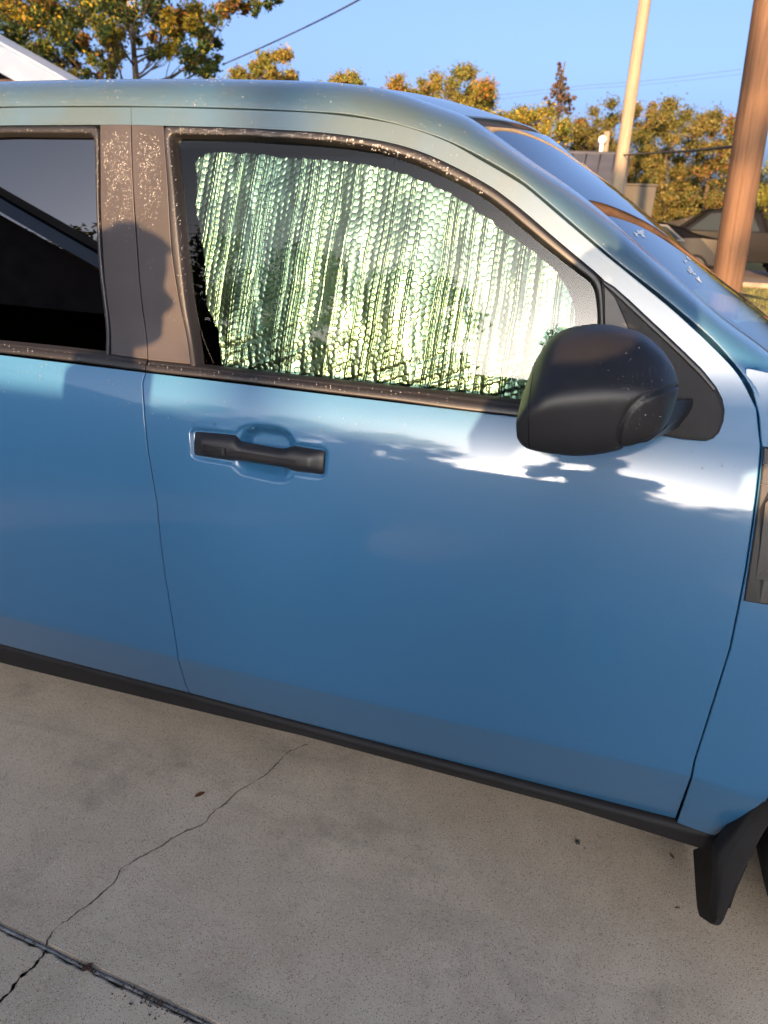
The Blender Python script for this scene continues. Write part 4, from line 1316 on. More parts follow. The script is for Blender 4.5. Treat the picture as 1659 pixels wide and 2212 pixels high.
def pole(name, lower, upper, Y, label, m, extra=4.0):
    """round pole from photo-measured left/right edges at two heights"""
    l0, r0 = on_y([lower[0], lower[1]], Y); l1, r1 = on_y([upper[0], upper[1]], Y)
    c0, c1 = (l0 + r0) / 2, (l1 + r1) / 2
    ra, rb = np.linalg.norm(r0 - l0) / 2, np.linalg.norm(r1 - l1) / 2
    d = (c1 - c0) / (c1[2] - c0[2])
    foot = c0 - d * (c0[2] + 0.1); top = c1 + d * extra
    e = tag(empty(name, tuple(foot)), label, 'pole')
    zs_ = np.linspace(0, top[2] - foot[2], 40)
    rad = np.interp(zs_ + foot[2], [0, c0[2], c1[2], top[2]], [ra * 1.03, ra, rb, rb * .96])
    bm = bmesh.new()
    seg = 96
    rings = []
    for z_, r_ in zip(zs_, rad):
        ring = []
        for k in range(seg):
            a_ = 2 * math.pi * k / seg
            rr_ = r_ * (1 + .012 * math.sin(3 * a_ + z_) + .008 * math.sin(7 * a_ - z_ * .7))
            # drying splits
            for a0, dep, z0, z1 in ((4.42, .12, 0, 2.6), (4.62, .07, 2.2, 4.4), (4.75, .06, 1.0, 9), (3.9, .05, 2, 5), (4.25, .07, 3.5, 8)):
                if z0 < z_ < z1 and abs(((a_ - a0 - .04 * math.sin(z_ * 1.3) + math.pi) % (2 * math.pi)) - math.pi) < .034:
                    rr_ *= 1 - dep
            ring.append(bm.verts.new((d[0] * z_ + rr_ * math.cos(a_), d[1] * z_ + rr_ * math.sin(a_), z_)))
        rings.append(ring)
    for q0, q1 in zip(rings, rings[1:]):
        for k in range(seg):
            bm.faces.new((q0[k], q0[(k + 1) % seg], q1[(k + 1) % seg], q1[k]))
    bm.faces.new(rings[-1])
    bm_obj('shaft', bm, m, e, True)
    return e, c0, c1
big_pole, bc0, bc1 = pole('utility_pole', ((1546, 547), (1615, 547)), ((1628, 0), (1704, 0)), 5.6, 'thick brown wooden pole at right, close behind the truck', WOODB)
small_pole, sc0, sc1 = pole('utility_pole', ((1325, 374), (1352, 374)), ((1380, 0), (1407, 0)), 13.0, 'slim pale weathered pole standing left of the thick brown one', WOODG, 3.0)
WIRE = pmat('cable_black', (0.02, 0.02, 0.022), .6)
WIREL = pmat('cable_grey', (0.10, 0.085, 0.07), .8, spec=.1)
WIRED = pmat('cable_far', (0.05, 0.055, 0.06), .9, spec=0)
def wire(pts, r_, label, m=WIRE):
    bm = bmesh.new(); tube(bm, crom(pts, 40), r_, 6)
    return tag(bm_obj('overhead_wire', bm, m, None, True), label, 'wire')
a = on_y([(480, 140), (560, 105), (640, 68), (710, 34), (778, -2), (860, -50)], [19, 17.5, 16, 14.6, 13.2, 12])
wire(a, 0.016, 'dark overhead wire slanting up to the right of the big tree')
a = on_y([(1345, 335), (1420, 330), (1500, 325), (1590, 316)], [13.0, 10.5, 8.0, 5.65])
wire(a, 0.0125, 'taut grey cable from the pale pole to the brown pole', WIREL)
a = on_y([(900, 226), (1240, 187), (1380, 176), (1480, 165), (1600, 150)], [30, 30, 30, 30, 30])
wire(a, 0.006, 'thin distant wire crossing the sky above the hedge, upper of two', WIRED)
a = on_y([(900, 238), (1240, 194), (1380, 184), (1480, 174), (1600, 160)], [30, 30, 30, 30, 30])
wire(a, 0.005, 'thin distant wire crossing the sky above the hedge, lower of two', WIRED)

# ================================================================== TREES
def leaf_mat(name, rough=.7, transl=.35):
    m, t, b = new_mat(name)
    at = t.nodes.new('ShaderNodeAttribute'); at.attribute_name = 'leaf_colour'
    t.links.new(at.outputs['Color'], b.inputs['Base Color'])
    b.inputs['Roughness'].default_value = rough
    b.inputs['Specular IOR Level'].default_value = .3
    tr = t.nodes.new('ShaderNodeBsdfTranslucent'); t.links.new(at.outputs['Color'], tr.inputs[0])
    mx = t.nodes.new('ShaderNodeMixShader'); mx.inputs[0].default_value = transl
    out = t.nodes['Material Output']
    t.links.new(b.outputs[0], mx.inputs[1]); t.links.new(tr.outputs[0], mx.inputs[2]); t.links.new(mx.outputs[0], out.inputs[0])
    return m
LEAF = leaf_mat('foliage')
BARK = pmat('tree_bark', (0.06, 0.043, 0.03), .95, noise=(5, .5), bump=(14, .8, .03))

def crown_mesh(name, clumps, n, size, palette, weights, m, parent, seed, flat=.0, clumpcol=.7):
    """leaf-sized quads gathered in clumps: clumps = [(centre, radius)], one colour family per clump"""
    r_ = np.random.default_rng(seed)
    C = np.array([c for c, _ in clumps]); Rr = np.array([q for _, q in clumps])
    pr = Rr ** 2; pr = pr / pr.sum()
    idx = r_.choice(len(C), n, p=pr)
    d = r_.normal(0, 1, (n, 3)); d /= np.linalg.norm(d, axis=1, keepdims=True)
    rad = np.abs(r_.normal(0, .62, n))
    pos = C[idx] + d * (Rr[idx] * rad)[:, None] * np.array([1, 1, .85])
    nn = r_.normal(0, 1, (n, 3)) + d * .6 + np.array([0, 0, flat]); nn /= np.linalg.norm(nn, axis=1, keepdims=True)
    u = np.cross(nn, r_.normal(0, 1, (n, 3))); u /= np.linalg.norm(u, axis=1, keepdims=True)
    v = np.cross(nn, u)
    s = size * r_.uniform(.55, 1.35, (n, 1))
    V = np.stack([pos - u * s, pos + v * s * .55, pos + u * s, pos - v * s * .55], 1).reshape(-1, 3)
    F_ = np.arange(4 * n).reshape(-1, 4)
    o = mesh_obj(name, V, F_, m, parent, False)
    pal = np.array(palette, float)
    fam = r_.choice(len(pal), len(C), p=np.array(weights) / sum(weights))
    own = r_.choice(len(pal), n, p=np.array(weights) / sum(weights))
    pick = np.where(r_.random(n) < clumpcol, fam[idx], own)
    col = pal[pick] * r_.uniform(.7, 1.3, (n, 1))
    at = o.data.attributes.new('leaf_colour', 'FLOAT_COLOR', 'FACE')
    at.data.foreach_set('color', np.hstack([np.clip(col, 0, 1), np.ones((n, 1))]).astype(np.float32).ravel())
    return o
def tree(name, label, x, y, clumps, n, size, palette, weights, trunk_r=.15, trunk_top=None, seed=1, cat='tree', group=None, limbs=14, clumpcol=.7, lean=0.0):
    e = tag(empty(name, (x, y, -.06)), label, cat, group)
    r_ = np.random.default_rng(seed + 900)
    cl = [((c[0] - x, c[1] - y, c[2] + .06), q) for c, q in clumps]
    zt = max(c[2] for c, _ in cl)
    tt = trunk_top or zt * .8
    bm = bmesh.new()
    pts = [(lean * z_ + .06 * math.sin(z_ * 1.1 + seed), .05 * math.sin(z_ * .8 + seed * 2), z_) for z_ in np.linspace(0, tt, 12)]
    tube(bm, pts, [trunk_r * (1 - .75 * k / 11) for k in range(12)], 8)
    pick = [i for i in r_.permutation(len(cl)) if math.hypot(cl[i][0][0], cl[i][0][1]) < 1.9 + .25 * trunk_r * 10][:limbs]
    for i in pick:
        c, q = cl[i]
        c = np.array(c)
        z0 = min(tt * .95, max(tt * .18, c[2] - .5 * math.hypot(c[0], c[1]) - .2))
        p0 = np.array([np.interp(z0, [p[2] for p in pts], [p[k] for p in pts]) for k in (0, 1)] + [z0])
        mid = p0 * .5 + c * .5 + r_.normal(0, .12, 3) - np.array([0, 0, .1 * np.linalg.norm(c - p0)])
        rad = trunk_r * (1 - .7 * z0 / tt) * .33
        tube(bm, crom([p0, mid, c], 8), [rad * (1 - .8 * k / 7) for k in range(8)], 6)
        for _ in range(3):
            e2 = c + r_.normal(0, q * .6, 3)
            tube(bm, crom([mid, (mid + e2) / 2 + r_.normal(0, .08, 3), e2], 5), [rad * .4 * (1 - .7 * k / 4) for k in range(5)], 5)
    bm_obj('trunk', bm, BARK, e, True)
    crown_mesh('crown', cl, n, size, palette, weights, LEAF, e, seed, clumpcol=clumpcol)
    return e
def px_clump(px, Y, r_px):
    c = on_y([px], Y)[0]
    depth = (c - CPOS) @ FWD
    return (tuple(c), r_px * depth / FPX)
def blob_clumps(region, Y, n, rpx, seed, depth=1.5):
    """clumps spread over a photo-measured outline at the tree's distance"""
    r_ = np.random.default_rng(seed)
    poly = np.array(region, float)
    out = []
    lo, hi = poly.min(0), poly.max(0)
    while len(out) < n:
        p = r_.uniform(lo, hi)
        if poly_sdf(np.array([p[0]]), np.array([p[1]]), [tuple(q) for q in poly])[0] < -rpx * .35:
            out.append(px_clump(p, Y + r_.normal(0, depth), rpx * r_.uniform(.6, 1.3)))
    return out
DG, MG, OL = (0.035, 0.055, 0.014), (0.075, 0.10, 0.018), (0.12, 0.115, 0.022)
YE, OR, BR = (0.36, 0.25, 0.02), (0.24, 0.10, 0.022), (0.13, 0.065, 0.025)
GO = (0.20, 0.14, 0.025)

# the near tree at upper left: loose, mixed green, yellow and rust
Yt = 13.0
cl = []
for px, rp in (((20, 20), 34), ((70, 40), 36), ((30, 80), 32), ((110, 20), 34), ((130, 70), 32), ((95, 105), 26), ((60, 118), 20), ((160, 40), 30), ((190, 15), 30),
               ((250, 25), 24), ((275, 30), 24), ((232, 60), 24), ((255, 75), 20), ((245, 100), 20), ((262, 118), 14), ((240, 140), 13), ((215, 55), 22), ((285, 55), 20),
               ((330, 15), 30), ((355, 45), 26), ((395, 40), 24), ((425, 60), 22), ((420, 25), 24), ((385, 75), 18), ((450, 80), 16), ((470, 95), 12), ((440, 105), 14),
               ((420, 130), 16), ((455, 140), 18), ((470, 125), 10), ((480, 25), 20), ((500, 12), 18), ((530, 15), 15), ((555, 12), 13), ((580, 10), 12), ((600, 0), 10), ((550, 30), 8),
               ((330, 80), 14), ((350, 105), 10), ((300, 90), 10), ((180, 85), 14), ((190, 110), 12), ((150, 120), 14), ((165, 140), 12), ((100, 140), 14), ((130, 155), 14), ((190, 160), 14), ((160, 160), 12), ((215, 165), 10), ((240, 165), 10),
               ((20, -40), 40), ((90, -40), 40), ((170, -40), 40), ((250, -45), 40), ((340, -40), 40), ((420, -40), 36), ((500, -30), 28), ((560, -30), 24), ((-60, 40), 40), ((-60, -40), 40)):
    cl.append(px_clump(px, Yt + rng.normal(0, .9), rp))
for q in range(46):
    p_ = (rng.uniform(330, 490), rng.uniform(20, 160)) if q < 22 else (rng.uniform(-20, 270), rng.uniform(-10, 150))
    cl.append(px_clump(p_, Yt + rng.normal(0, 1.0), rng.uniform(9, 20)))
tx_ = on_y([(288, 165)], Yt)[0]
tree('sweetgum_tree', 'large near tree at upper left with green, yellow and rust leaves', tx_[0], Yt, cl, 95000, .04, [DG, MG, OL, YE, OR, BR], [4.0, 3.2, 1.6, 2.2, .5, .6], .16, None, 3, limbs=20, clumpcol=.6)
# rows of trees further off
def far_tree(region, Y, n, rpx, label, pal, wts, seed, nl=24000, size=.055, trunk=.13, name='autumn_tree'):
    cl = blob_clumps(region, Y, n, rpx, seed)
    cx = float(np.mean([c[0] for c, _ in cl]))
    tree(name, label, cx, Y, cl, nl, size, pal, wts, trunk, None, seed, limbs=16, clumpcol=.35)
far_tree([(500, 215), (505, 155), (540, 140), (560, 118), (590, 112), (600, 96), (622, 104), (640, 118), (654, 150), (650, 175), (655, 215)], 26, 26, 15, 'feathery olive gold tree behind the roof, right of the large near tree', [OL, GO, MG, BR], [3, 3, 2, 1], 11)
far_tree([(400, 230), (405, 178), (440, 165), (490, 158), (530, 165), (540, 230)], 27, 14, 14, 'low olive shrub tree peeping over the roof below the feathery tree', [OL, GO, MG], [3, 3, 2], 12, 12000)
far_tree([(660, 230), (668, 172), (690, 164), (720, 168), (738, 142), (760, 155), (790, 175), (795, 230)], 30, 18, 13, 'small olive tree with two tops behind the roof rail', [OL, MG, GO], [3, 2, 2], 13, 14000)
far_tree([(815, 250), (820, 170), (850, 160), (868, 152), (880, 178), (900, 172), (918, 152), (950, 150), (975, 148), (1010, 125), (1030, 150), (1060, 175), (1080, 205), (1085, 250), (1100, 300), (900, 300)], 29, 60, 17, 'broad round golden tree behind the front of the roof', [(.19, .14, .025), (.13, .115, .025), OL, OR, MG], [3, 3, 3, .7, 1.5], 14, 46000, .055)
far_tree([(1085, 250), (1090, 225), (1110, 240), (1130, 235), (1160, 222), (1200, 240), (1230, 250), (1240, 320), (1200, 350), (1120, 300)], 31, 40, 16, 'yellow green bush below the lone conifer', [GO, OL, MG, YE], [3, 3, 2, 1], 15, 26000, .055)
# conifer with drooping tiers
cc = []
for y_, half in ((136, 1.5), (143, 3), (151, 6), (158, 8), (166, 13), (173, 10), (180, 20), (187, 26), (194, 18), (201, 24), (208, 36), (214, 30), (222, 26), (232, 34), (240, 30)):
    for k in range(max(2, int(half / 2.2))):
        f_ = rng.uniform(-1, 1)
        cc.append(px_clump((1209 + f_ * half, y_ + abs(f_) * 5 + rng.uniform(-1.5, 1.5)), 36 + rng.normal(0, .5), rng.uniform(2.2, 4.2)))
tb = on_y([(1209, 240)], 36)[0]
tree('conifer_tree', 'lone thin rust brown conifer rising above the hedge', tb[0], 36, cc, 6500, .055, [(0.085, 0.05, 0.03), (0.065, 0.05, 0.024), (0.11, 0.06, 0.03)], [3, 3, 1], .11, on_y([(1211, 132)], 36)[0][2] + .06, 16, limbs=40)
# the tall hedge: several big bushes side by side
HP = [(0.10, 0.085, 0.018), (0.145, 0.115, 0.03), (0.065, 0.070, 0.014), (0.05, 0.055, 0.013), (0.17, 0.07, 0.02)]
far_tree([(1225, 345), (1235, 262), (1255, 240), (1290, 232), (1330, 212), (1360, 205), (1385, 215), (1400, 245), (1400, 345), (1390, 430), (1280, 400)], 33, 62, 18, 'bushy olive gold tree behind the pale pole', HP, [4, 3, 3, 1.5, .3], 17, 52000, .05, .16, 'bushy_tree')
far_tree([(1385, 440), (1380, 260), (1400, 228), (1425, 212), (1450, 203), (1480, 215), (1500, 240), (1505, 330), (1500, 500), (1400, 500)], 32.5, 66, 18, 'tallest olive gold bushy tree midway between the two poles', HP, [4, 3, 3, 2, .4], 18, 52000, .05, .16, 'bushy_tree')
far_tree([(1470, 520), (1475, 290), (1500, 240), (1530, 225), (1560, 232), (1590, 250), (1610, 300), (1600, 500), (1590, 530)], 31.5, 60, 18, 'bushy tree with red orange leaves left of the brown pole', HP, [3, 2, 3, 2, 1.6], 19, 52000, .05, .16, 'bushy_tree')
far_tree([(1620, 520), (1625, 400), (1640, 370), (1680, 350), (1740, 360), (1780, 420), (1780, 520)], 30, 30, 18, 'bright yellow green bush right of the brown pole', [(0.18, .17, .03), (.12, .13, .025), GO], [3, 3, 1], 20, 26000, .05, .1, 'bush')

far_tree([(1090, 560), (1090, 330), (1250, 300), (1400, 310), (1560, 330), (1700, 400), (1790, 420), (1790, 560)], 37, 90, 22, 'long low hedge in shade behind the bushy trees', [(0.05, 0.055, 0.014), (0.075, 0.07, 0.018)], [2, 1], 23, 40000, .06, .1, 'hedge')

# ================================================================== WHITE HOUSE AT LEFT, SHEDS, LAMP
WHITE = pmat('white_painted_trim', (0.5, 0.5, 0.51), .6, spec=.1)
BRICKB = pmat('brown_beam', (0.20, 0.10, 0.06), .8, noise=(8, .3))
SHING = pmat('grey_metal_roof', (0.05, 0.054, 0.07), .85, 0, spec=.05, noise=(2, .15))
WALLG = pmat('grey_siding', (0.034, 0.031, 0.026), .8, noise=(3, .15))
house = tag(empty('house'), 'house with broad white gable board at the left edge, behind the truck', 'house')
Yh = 9.5
u0, u1 = on_y([(-420, -137), (200, 210)], Yh)
l0 = on_y([(-420, -70)], Yh)[0]
down = np.array([0, 0, -.40])
def quad_prism(name, pts, y0, y1, m, parent, bev=0.0):
    bm = bmesh.new(); prism(bm, [(p[0], p[2]) for p in pts], y0, y1, bev)
    return bm_obj(name, bm, m, parent)
quad_prism('gable_board', [u0, u1, u1 + down, u0 + down], Yh, Yh + .06, WHITE, house, .004)
quad_prism('roof', [u0 + np.array([0, 0, .05]), u1 + np.array([0.05, 0, .02]), u1 + np.array([.05, 0, -.06]), u0 + np.array([0, 0, -.06])], Yh + .063, Yh + .6, WHITE, house)
pk = u0
quad_prism('roof', [u0 + np.array([0, 0, .05]), u0 + np.array([0, 0, -.06]), 2 * np.array([u0[0], 0, 0]) - np.array([u1[0] + .05, 0, 0]) + np.array([0, 0, u1[2] - .06]), 2 * np.array([u0[0], 0, 0]) - np.array([u1[0] + .05, 0, 0]) + np.array([0, 0, u1[2] + .02])], Yh + .063, Yh + .6, WHITE, house)
q0, q1 = on_y([(40, 165), (87, 176)], Yh)
quad_prism('porch_beam', [np.array([u0[0], 0, q1[2] - .12]), np.array([q1[0], 0, q1[2] - .12]), np.array([q1[0], 0, q0[2] - .0]), np.array([u0[0], 0, q0[2] + .0])], Yh + .25, Yh + .45, BRICKB, house, .01)
quad_prism('wall', [np.array([u0[0] - 4, 0, -.06]), np.array([q1[0] - 1.6, 0, -.06]), np.array([q1[0] - 1.6, 0, q0[2] - .15]), np.array([u0[0] - 4, 0, q0[2] - .15])], Yh + 1.2, Yh + 6.5, pmat('house_wall_dark', (0.10, 0.075, 0.06), .9, noise=(4, .2)), house)
_sl = (u1[2] - u0[2]) / (u1[0] - u0[0])
_xr = on_y([(97, 182)], Yh)[0][0]
quad_prism('gable_wall', [np.array([u0[0], 0, u0[2] - .12]), np.array([_xr, 0, u0[2] + (_xr - u0[0]) * _sl - .12]), np.array([_xr, 0, q0[2] - .3]), np.array([u0[0], 0, q0[2] - .3])], Yh + .62, Yh + .75, VOID, house)  # near-black panel, painted as the shade under the gable soffit
for xp in (q1[0] - .22, u0[0] + .4):
    bm = bmesh.new(); box(bm, xp - .07, xp + .07, Yh + .28, Yh + .42, -.06, q1[2] - .125, .006)
    bm_obj('porch_post', bm, BRICKB, house)
# grey metal roofed shed behind the pale pole
shed = tag(empty('shed'), 'low shed with grey metal roof behind the pale pole', 'shed')
Ys = 22.0
p0, p1, p2, p3 = on_y([(1235, 344), (1352, 334), (1352, 400), (1215, 420)], [Ys + 2.2, Ys + 2.2, Ys, Ys])
eave = min(p2[2], p3[2])
bm = bmesh.new()
rz_ = p1[2]
V4 = [(p3[0] - 2, Ys, eave), (p2[0], Ys, eave), (p2[0], Ys + 2.2, rz_), (p3[0] - 2, Ys + 2.2, rz_)]
vs = [bm.verts.new(v_) for v_ in V4] + [bm.verts.new((v_[0], v_[1], v_[2] - .06)) for v_ in V4]
for f in ((0, 1, 2, 3), (7, 6, 5, 4), (0, 4, 5, 1), (1, 5, 6, 2), (2, 6, 7, 3), (3, 7, 4, 0)): bm.faces.new([vs[i] for i in f])
rf = bm_obj('roof', bm, SHING, shed)
L_ = p2[0] - (p3[0] - 2)
for k in range(9):
    xk = p2[0] - .04 - k * .42
    bm = bmesh.new(); tube(bm, [(xk, Ys - .01, eave + .012), (xk, Ys + 2.2, rz_ + .012)], .018, 5)
    bm_obj('roof_seam', bm, SHING, rf, True)
bm = bmesh.new(); tube(bm, [(p3[0] - 2.05, Ys + 2.2, rz_ + .02), (p2[0] + .05, Ys + 2.2, rz_ + .02)], .05, 8); bm_obj('ridge_cap', bm, SHING, rf, True)
bm = bmesh.new(); box(bm, p3[0] - 1.8, p2[0] - .15, Ys + .3, Ys + 4.2, -.06, eave - .08); bm_obj('wall', bm, WALLG, shed)
bm = bmesh.new()
V4 = [(p3[0] - 2, Ys + 4.4, eave), (p2[0], Ys + 4.4, eave), (p2[0], Ys + 2.2, rz_), (p3[0] - 2, Ys + 2.2, rz_)]
vs = [bm.verts.new(v_) for v_ in V4] + [bm.verts.new((v_[0], v_[1], v_[2] - .06)) for v_ in V4]
for f in ((3, 2, 1, 0), (4, 5, 6, 7), (1, 5, 4, 0), (2, 6, 5, 1), (3, 7, 6, 2), (0, 4, 7, 3)): bm.faces.new([vs[i] for i in f])
bm_obj('roof', bm, SHING, shed)
# grey wall end right of it
ga, gb = on_y([(1352, 394), (1420, 398)], 24.0)
box_ = tag(empty('storage_box'), 'grey storage box in front of the bushes, right of the pale pole foot', 'storage box')
bm = bmesh.new(); box(bm, ga[0], gb[0], 24.0, 26.0, -.06, gb[2] - .06, .02); bm_obj('wall', bm, WALLG, box_)
bm = bmesh.new(); box(bm, ga[0] - .05, gb[0] + .05, 23.93, 26.05, gb[2] - .058, gb[2], .015); bm_obj('lid', bm, WALLG, box_)
# globe lamp and stub post over the shed roof
la, lb = on_y([(1301, 302), (1303, 345)], 25.5)
lamp = tag(empty('globe_lamp', (lb[0], 25.5, -.06)), 'white globe lamp on a thin white post above the shed roof', 'lamp')
bm = bmesh.new(); tube(bm, [(0, 0, 0), (la[0] - lb[0], 0, la[2] + .06)], .06, 10); bm_obj('post', bm, WHITE, lamp, True)
bm = bmesh.new(); bmesh.ops.create_uvsphere(bm, u_segments=16, v_segments=10, radius=.13)
bm_obj('globe', bm, WHITE, lamp, True, (la[0] - lb[0], 0, la[2] + .06))
sa, sb = on_y([(1312, 284), (1309, 345)], 25.9)
stub = tag(empty('wooden_post', (sb[0], 25.9, -.06)), 'short pale wooden post beside the globe lamp', 'post')
bm = bmesh.new(); tube(bm, [(0, 0, 0), (sa[0] - sb[0], 0, sa[2] + .06)], .10, 12); bm_obj('shaft', bm, WOODG, stub, True)

# ================================================================== OTHER VEHICLES
def car(root, side, belt, w_, mats, windows, wheels, slope=.32, wheel_r=.35, glass=None, ends=(), lights=(), trims=(), wheel_face=None, rim=None):
    """side = closed x-z outline incl. cabin; the body narrows above the belt"""
    def hw(z): return w_ / 2 - np.maximum(0, np.asarray(z) - belt) * slope
    side = np.array(side, float)
    c = side.mean(0)
    n = len(side)
    loops = []
    bm = bmesh.new()
    fr = [(.90, -1.0), (.955, -.985), (.985, -.955), (1.0, -.88), (1.0, .88), (.985, .955), (.955, .985), (.90, 1.0)]
    for sc_, yf in fr:
        # pull outline inwards by a fixed distance near the sides
        d = (1 - sc_) * .9
        q = side + (c - side) / np.linalg.norm(c - side, axis=1, keepdims=True) * d
        loops.append([bm.verts.new((a_, float(hw(b_)) * yf, b_)) for a_, b_ in q])
    for l0, l1 in zip(loops, loops[1:]):
        for i in range(n): bm.faces.new((l0[i], l0[(i + 1) % n], l1[(i + 1) % n], l1[i]))
    for l_ in (loops[0], loops[-1]):
        f = bm.faces.new(l_); bmesh.ops.triangulate(bm, faces=[f])
    bmesh.ops.recalc_face_normals(bm, faces=bm.faces[:])
    body = bm_obj('body', bm, mats['paint'], root)
    def side_plate(name, poly, m, lift, parent, frame=None):
        for sgn in (-1, 1):
            bm = bmesh.new()
            a_ = [bm.verts.new((p[0], sgn * (float(hw(p[1])) + lift), p[1])) for p in poly]
            b_ = [bm.verts.new((p[0], sgn * (float(hw(p[1])) - .03), p[1])) for p in poly]
            k = len(poly)
            fs = [bm.faces.new(a_), bm.faces.new(b_[::-1])] + [bm.faces.new((a_[i], b_[i], b_[(i + 1) % k], a_[(i + 1) % k])) for i in range(k)]
            bmesh.ops.recalc_face_normals(bm, faces=fs)
            bm_obj(name, bm, m, parent)
    for poly in windows:
        side_plate('window', poly, mats['glass'], .004, root)
    for poly in trims:
        side_plate('window_trim', poly, mats['chrome'], .0025, root)
    for (pa, pb, inset) in ends:       # windshield / rear window between two outline points
        pa, pb = np.array(pa), np.array(pb)
        nv = np.array([-(pb - pa)[1], (pb - pa)[0]]); nv /= np.linalg.norm(nv)
        if nv[1] < 0: nv = -nv
        bm = bmesh.new()
        vs = []
        for p in (pa, pb):
            for s_ in (-1, 1):
                vs.append(bm.verts.new((p[0] + nv[0] * .006, s_ * (float(hw(p[1])) - inset), p[1] + nv[1] * .006)))
        f = bm.faces.new((vs[0], vs[1], vs[3], vs[2]))
        bmesh.ops.solidify(bm, geom=[f], thickness=-.004)
        bm_obj('windshield' if pa[0] < 0 else 'rear_window', bm, mats['glass'], root)
    for wx in wheels:
        for sgn in (-1, 1):
            bm = bmesh.new()
            a = np.linspace(0, math.pi, 17)
            arc = [(wx + (wheel_r + .05) * math.cos(t_), wheel_r + (wheel_r + .05) * math.sin(t_)) for t_ in a] + [(wx - wheel_r - .05, .26), (wx + wheel_r + .05, .26)]
            f = bm.faces.new([bm.verts.new((p[0], sgn * (w_ / 2 + .003), p[1])) for p in arc])
            bm_obj('wheel_arch', bm, VOID, root)
            wheel(wx, sgn * (w_ / 2 - .085), wheel_r, wheel_r, .2, root, sgn, rim or ALLOY)
    for (x0, x1, y0, y1, z0, z1, m, nm) in lights:
        bm = bmesh.new(); box(bm, x0, x1, y0, y1, z0, z1, .01); bm_obj(nm, bm, m, root)
    return body
CARB = pmat('charcoal_car_paint', (0.006, 0.0056, 0.006), .9, 0, coat=.12, spec=0, coat_rough=.15)
CARD = pmat('dark_blue_car_paint', (0.012, 0.016, 0.028), .9, 0, coat=.8, spec=0, coat_rough=.03)
CARK = pmat('black_car_paint', (0.004, 0.0037, 0.004), .9, 0, coat=.06, spec=0, coat_rough=.15)
CGLASS = pmat('dark_car_glass', (0.016, 0.02, 0.022), .15, 0, coat=0, spec=.08)
CHROME = pmat('chrome_trim', (0.055, 0.055, 0.055), .5, .3)
REDL = pmat('tail_lamp_red', (0.35, 0.01, 0.01), .15, coat=1)
CLEARL = pmat('head_lamp', (0.6, 0.6, 0.6), .1, coat=1)
# far pickup, nose to the left, beyond the road kerb
pw = on_y([(1540, 575)], 23.6)[0]
fp = tag(empty('parked_pickup', (pw[0] + .25, 24.3, -.05)), 'charcoal pickup truck parked beyond the brown pole', 'pickup truck')
PT = [(-2.75, .45), (-2.78, .95), (-2.7, 1.12), (-1.55, 1.22), (-1.42, 1.24), (-.75, 1.80), (-.55, 1.88), (.55, 1.90), (.75, 1.84), (1.02, 1.30), (1.06, 1.28), (2.86, 1.28), (2.9, 1.22), (2.9, .55), (2.8, .45)]
car(fp, PT, 1.25, 1.98, dict(paint=CARB, glass=CGLASS, chrome=CHROME), [[(-1.15, 1.28), (-.62, 1.74), (-.15, 1.79), (-.15, 1.28)], [(-.05, 1.28), (-.05, 1.79), (.5, 1.79), (.78, 1.32)]], (-1.75, 1.85), .30, .39, ends=[((-1.38, 1.27), (-.80, 1.76), .08), ((.79, 1.76), (1.0, 1.34), .1)],
    lights=[(2.84, 2.96, -.95, .95, .42, .60, CHROME, 'rear_bumper'), (-2.85, -2.72, -.95, .95, .42, .62, CHROME, 'front_bumper'), (2.85, 2.92, -.97, -.80, .85, 1.22, REDL, 'tail_lamp'), (2.85, 2.92, .80, .97, .85, 1.22, REDL, 'tail_lamp')])
# near sedan half hidden by the pole: its tail to the right
sw = on_y([(1480, 590)], 20.6)[0]
fs_ = tag(empty('parked_sedan', (sw[0] - 1.25, 21.4, -.05)), 'black sedan with chrome window trim parked in front of the charcoal pickup', 'sedan')
SD = [(-2.35, .35), (-2.42, .65), (-2.3, .80), (-1.2, .98), (-1.1, 1.0), (-.35, 1.40), (0, 1.46), (.5, 1.45), (.95, 1.36), (1.55, 1.12), (2.2, 1.08), (2.38, 1.0), (2.42, .6), (2.35, .35)]
car(fs_, SD, .98, 1.82, dict(paint=CARK, glass=CGLASS, chrome=CHROME), [[(-.85, 1.03), (-.30, 1.34), (.10, 1.37), (.10, 1.03)], [(.17, 1.03), (.17, 1.37), (.55, 1.36), (.98, 1.05)]], (-1.45, 1.40), .34, .33,
    ends=[((-1.05, 1.03), (-.40, 1.37), .1), ((1.0, 1.34), (1.5, 1.14), .12)], trims=[[(-.95, 1.01), (-.32, 1.375), (.10, 1.41), (.57, 1.40), (1.08, 1.02)]], lights=[(2.34, 2.43, -.86, -.45, .78, .98, REDL, 'tail_lamp'), (2.34, 2.43, .45, .86, .78, .98, REDL, 'tail_lamp'), (-2.42, -2.3, -.86, -.5, .62, .74, CLEARL, 'headlight'), (-2.42, -2.3, .5, .86, .62, .74, CLEARL, 'headlight')])
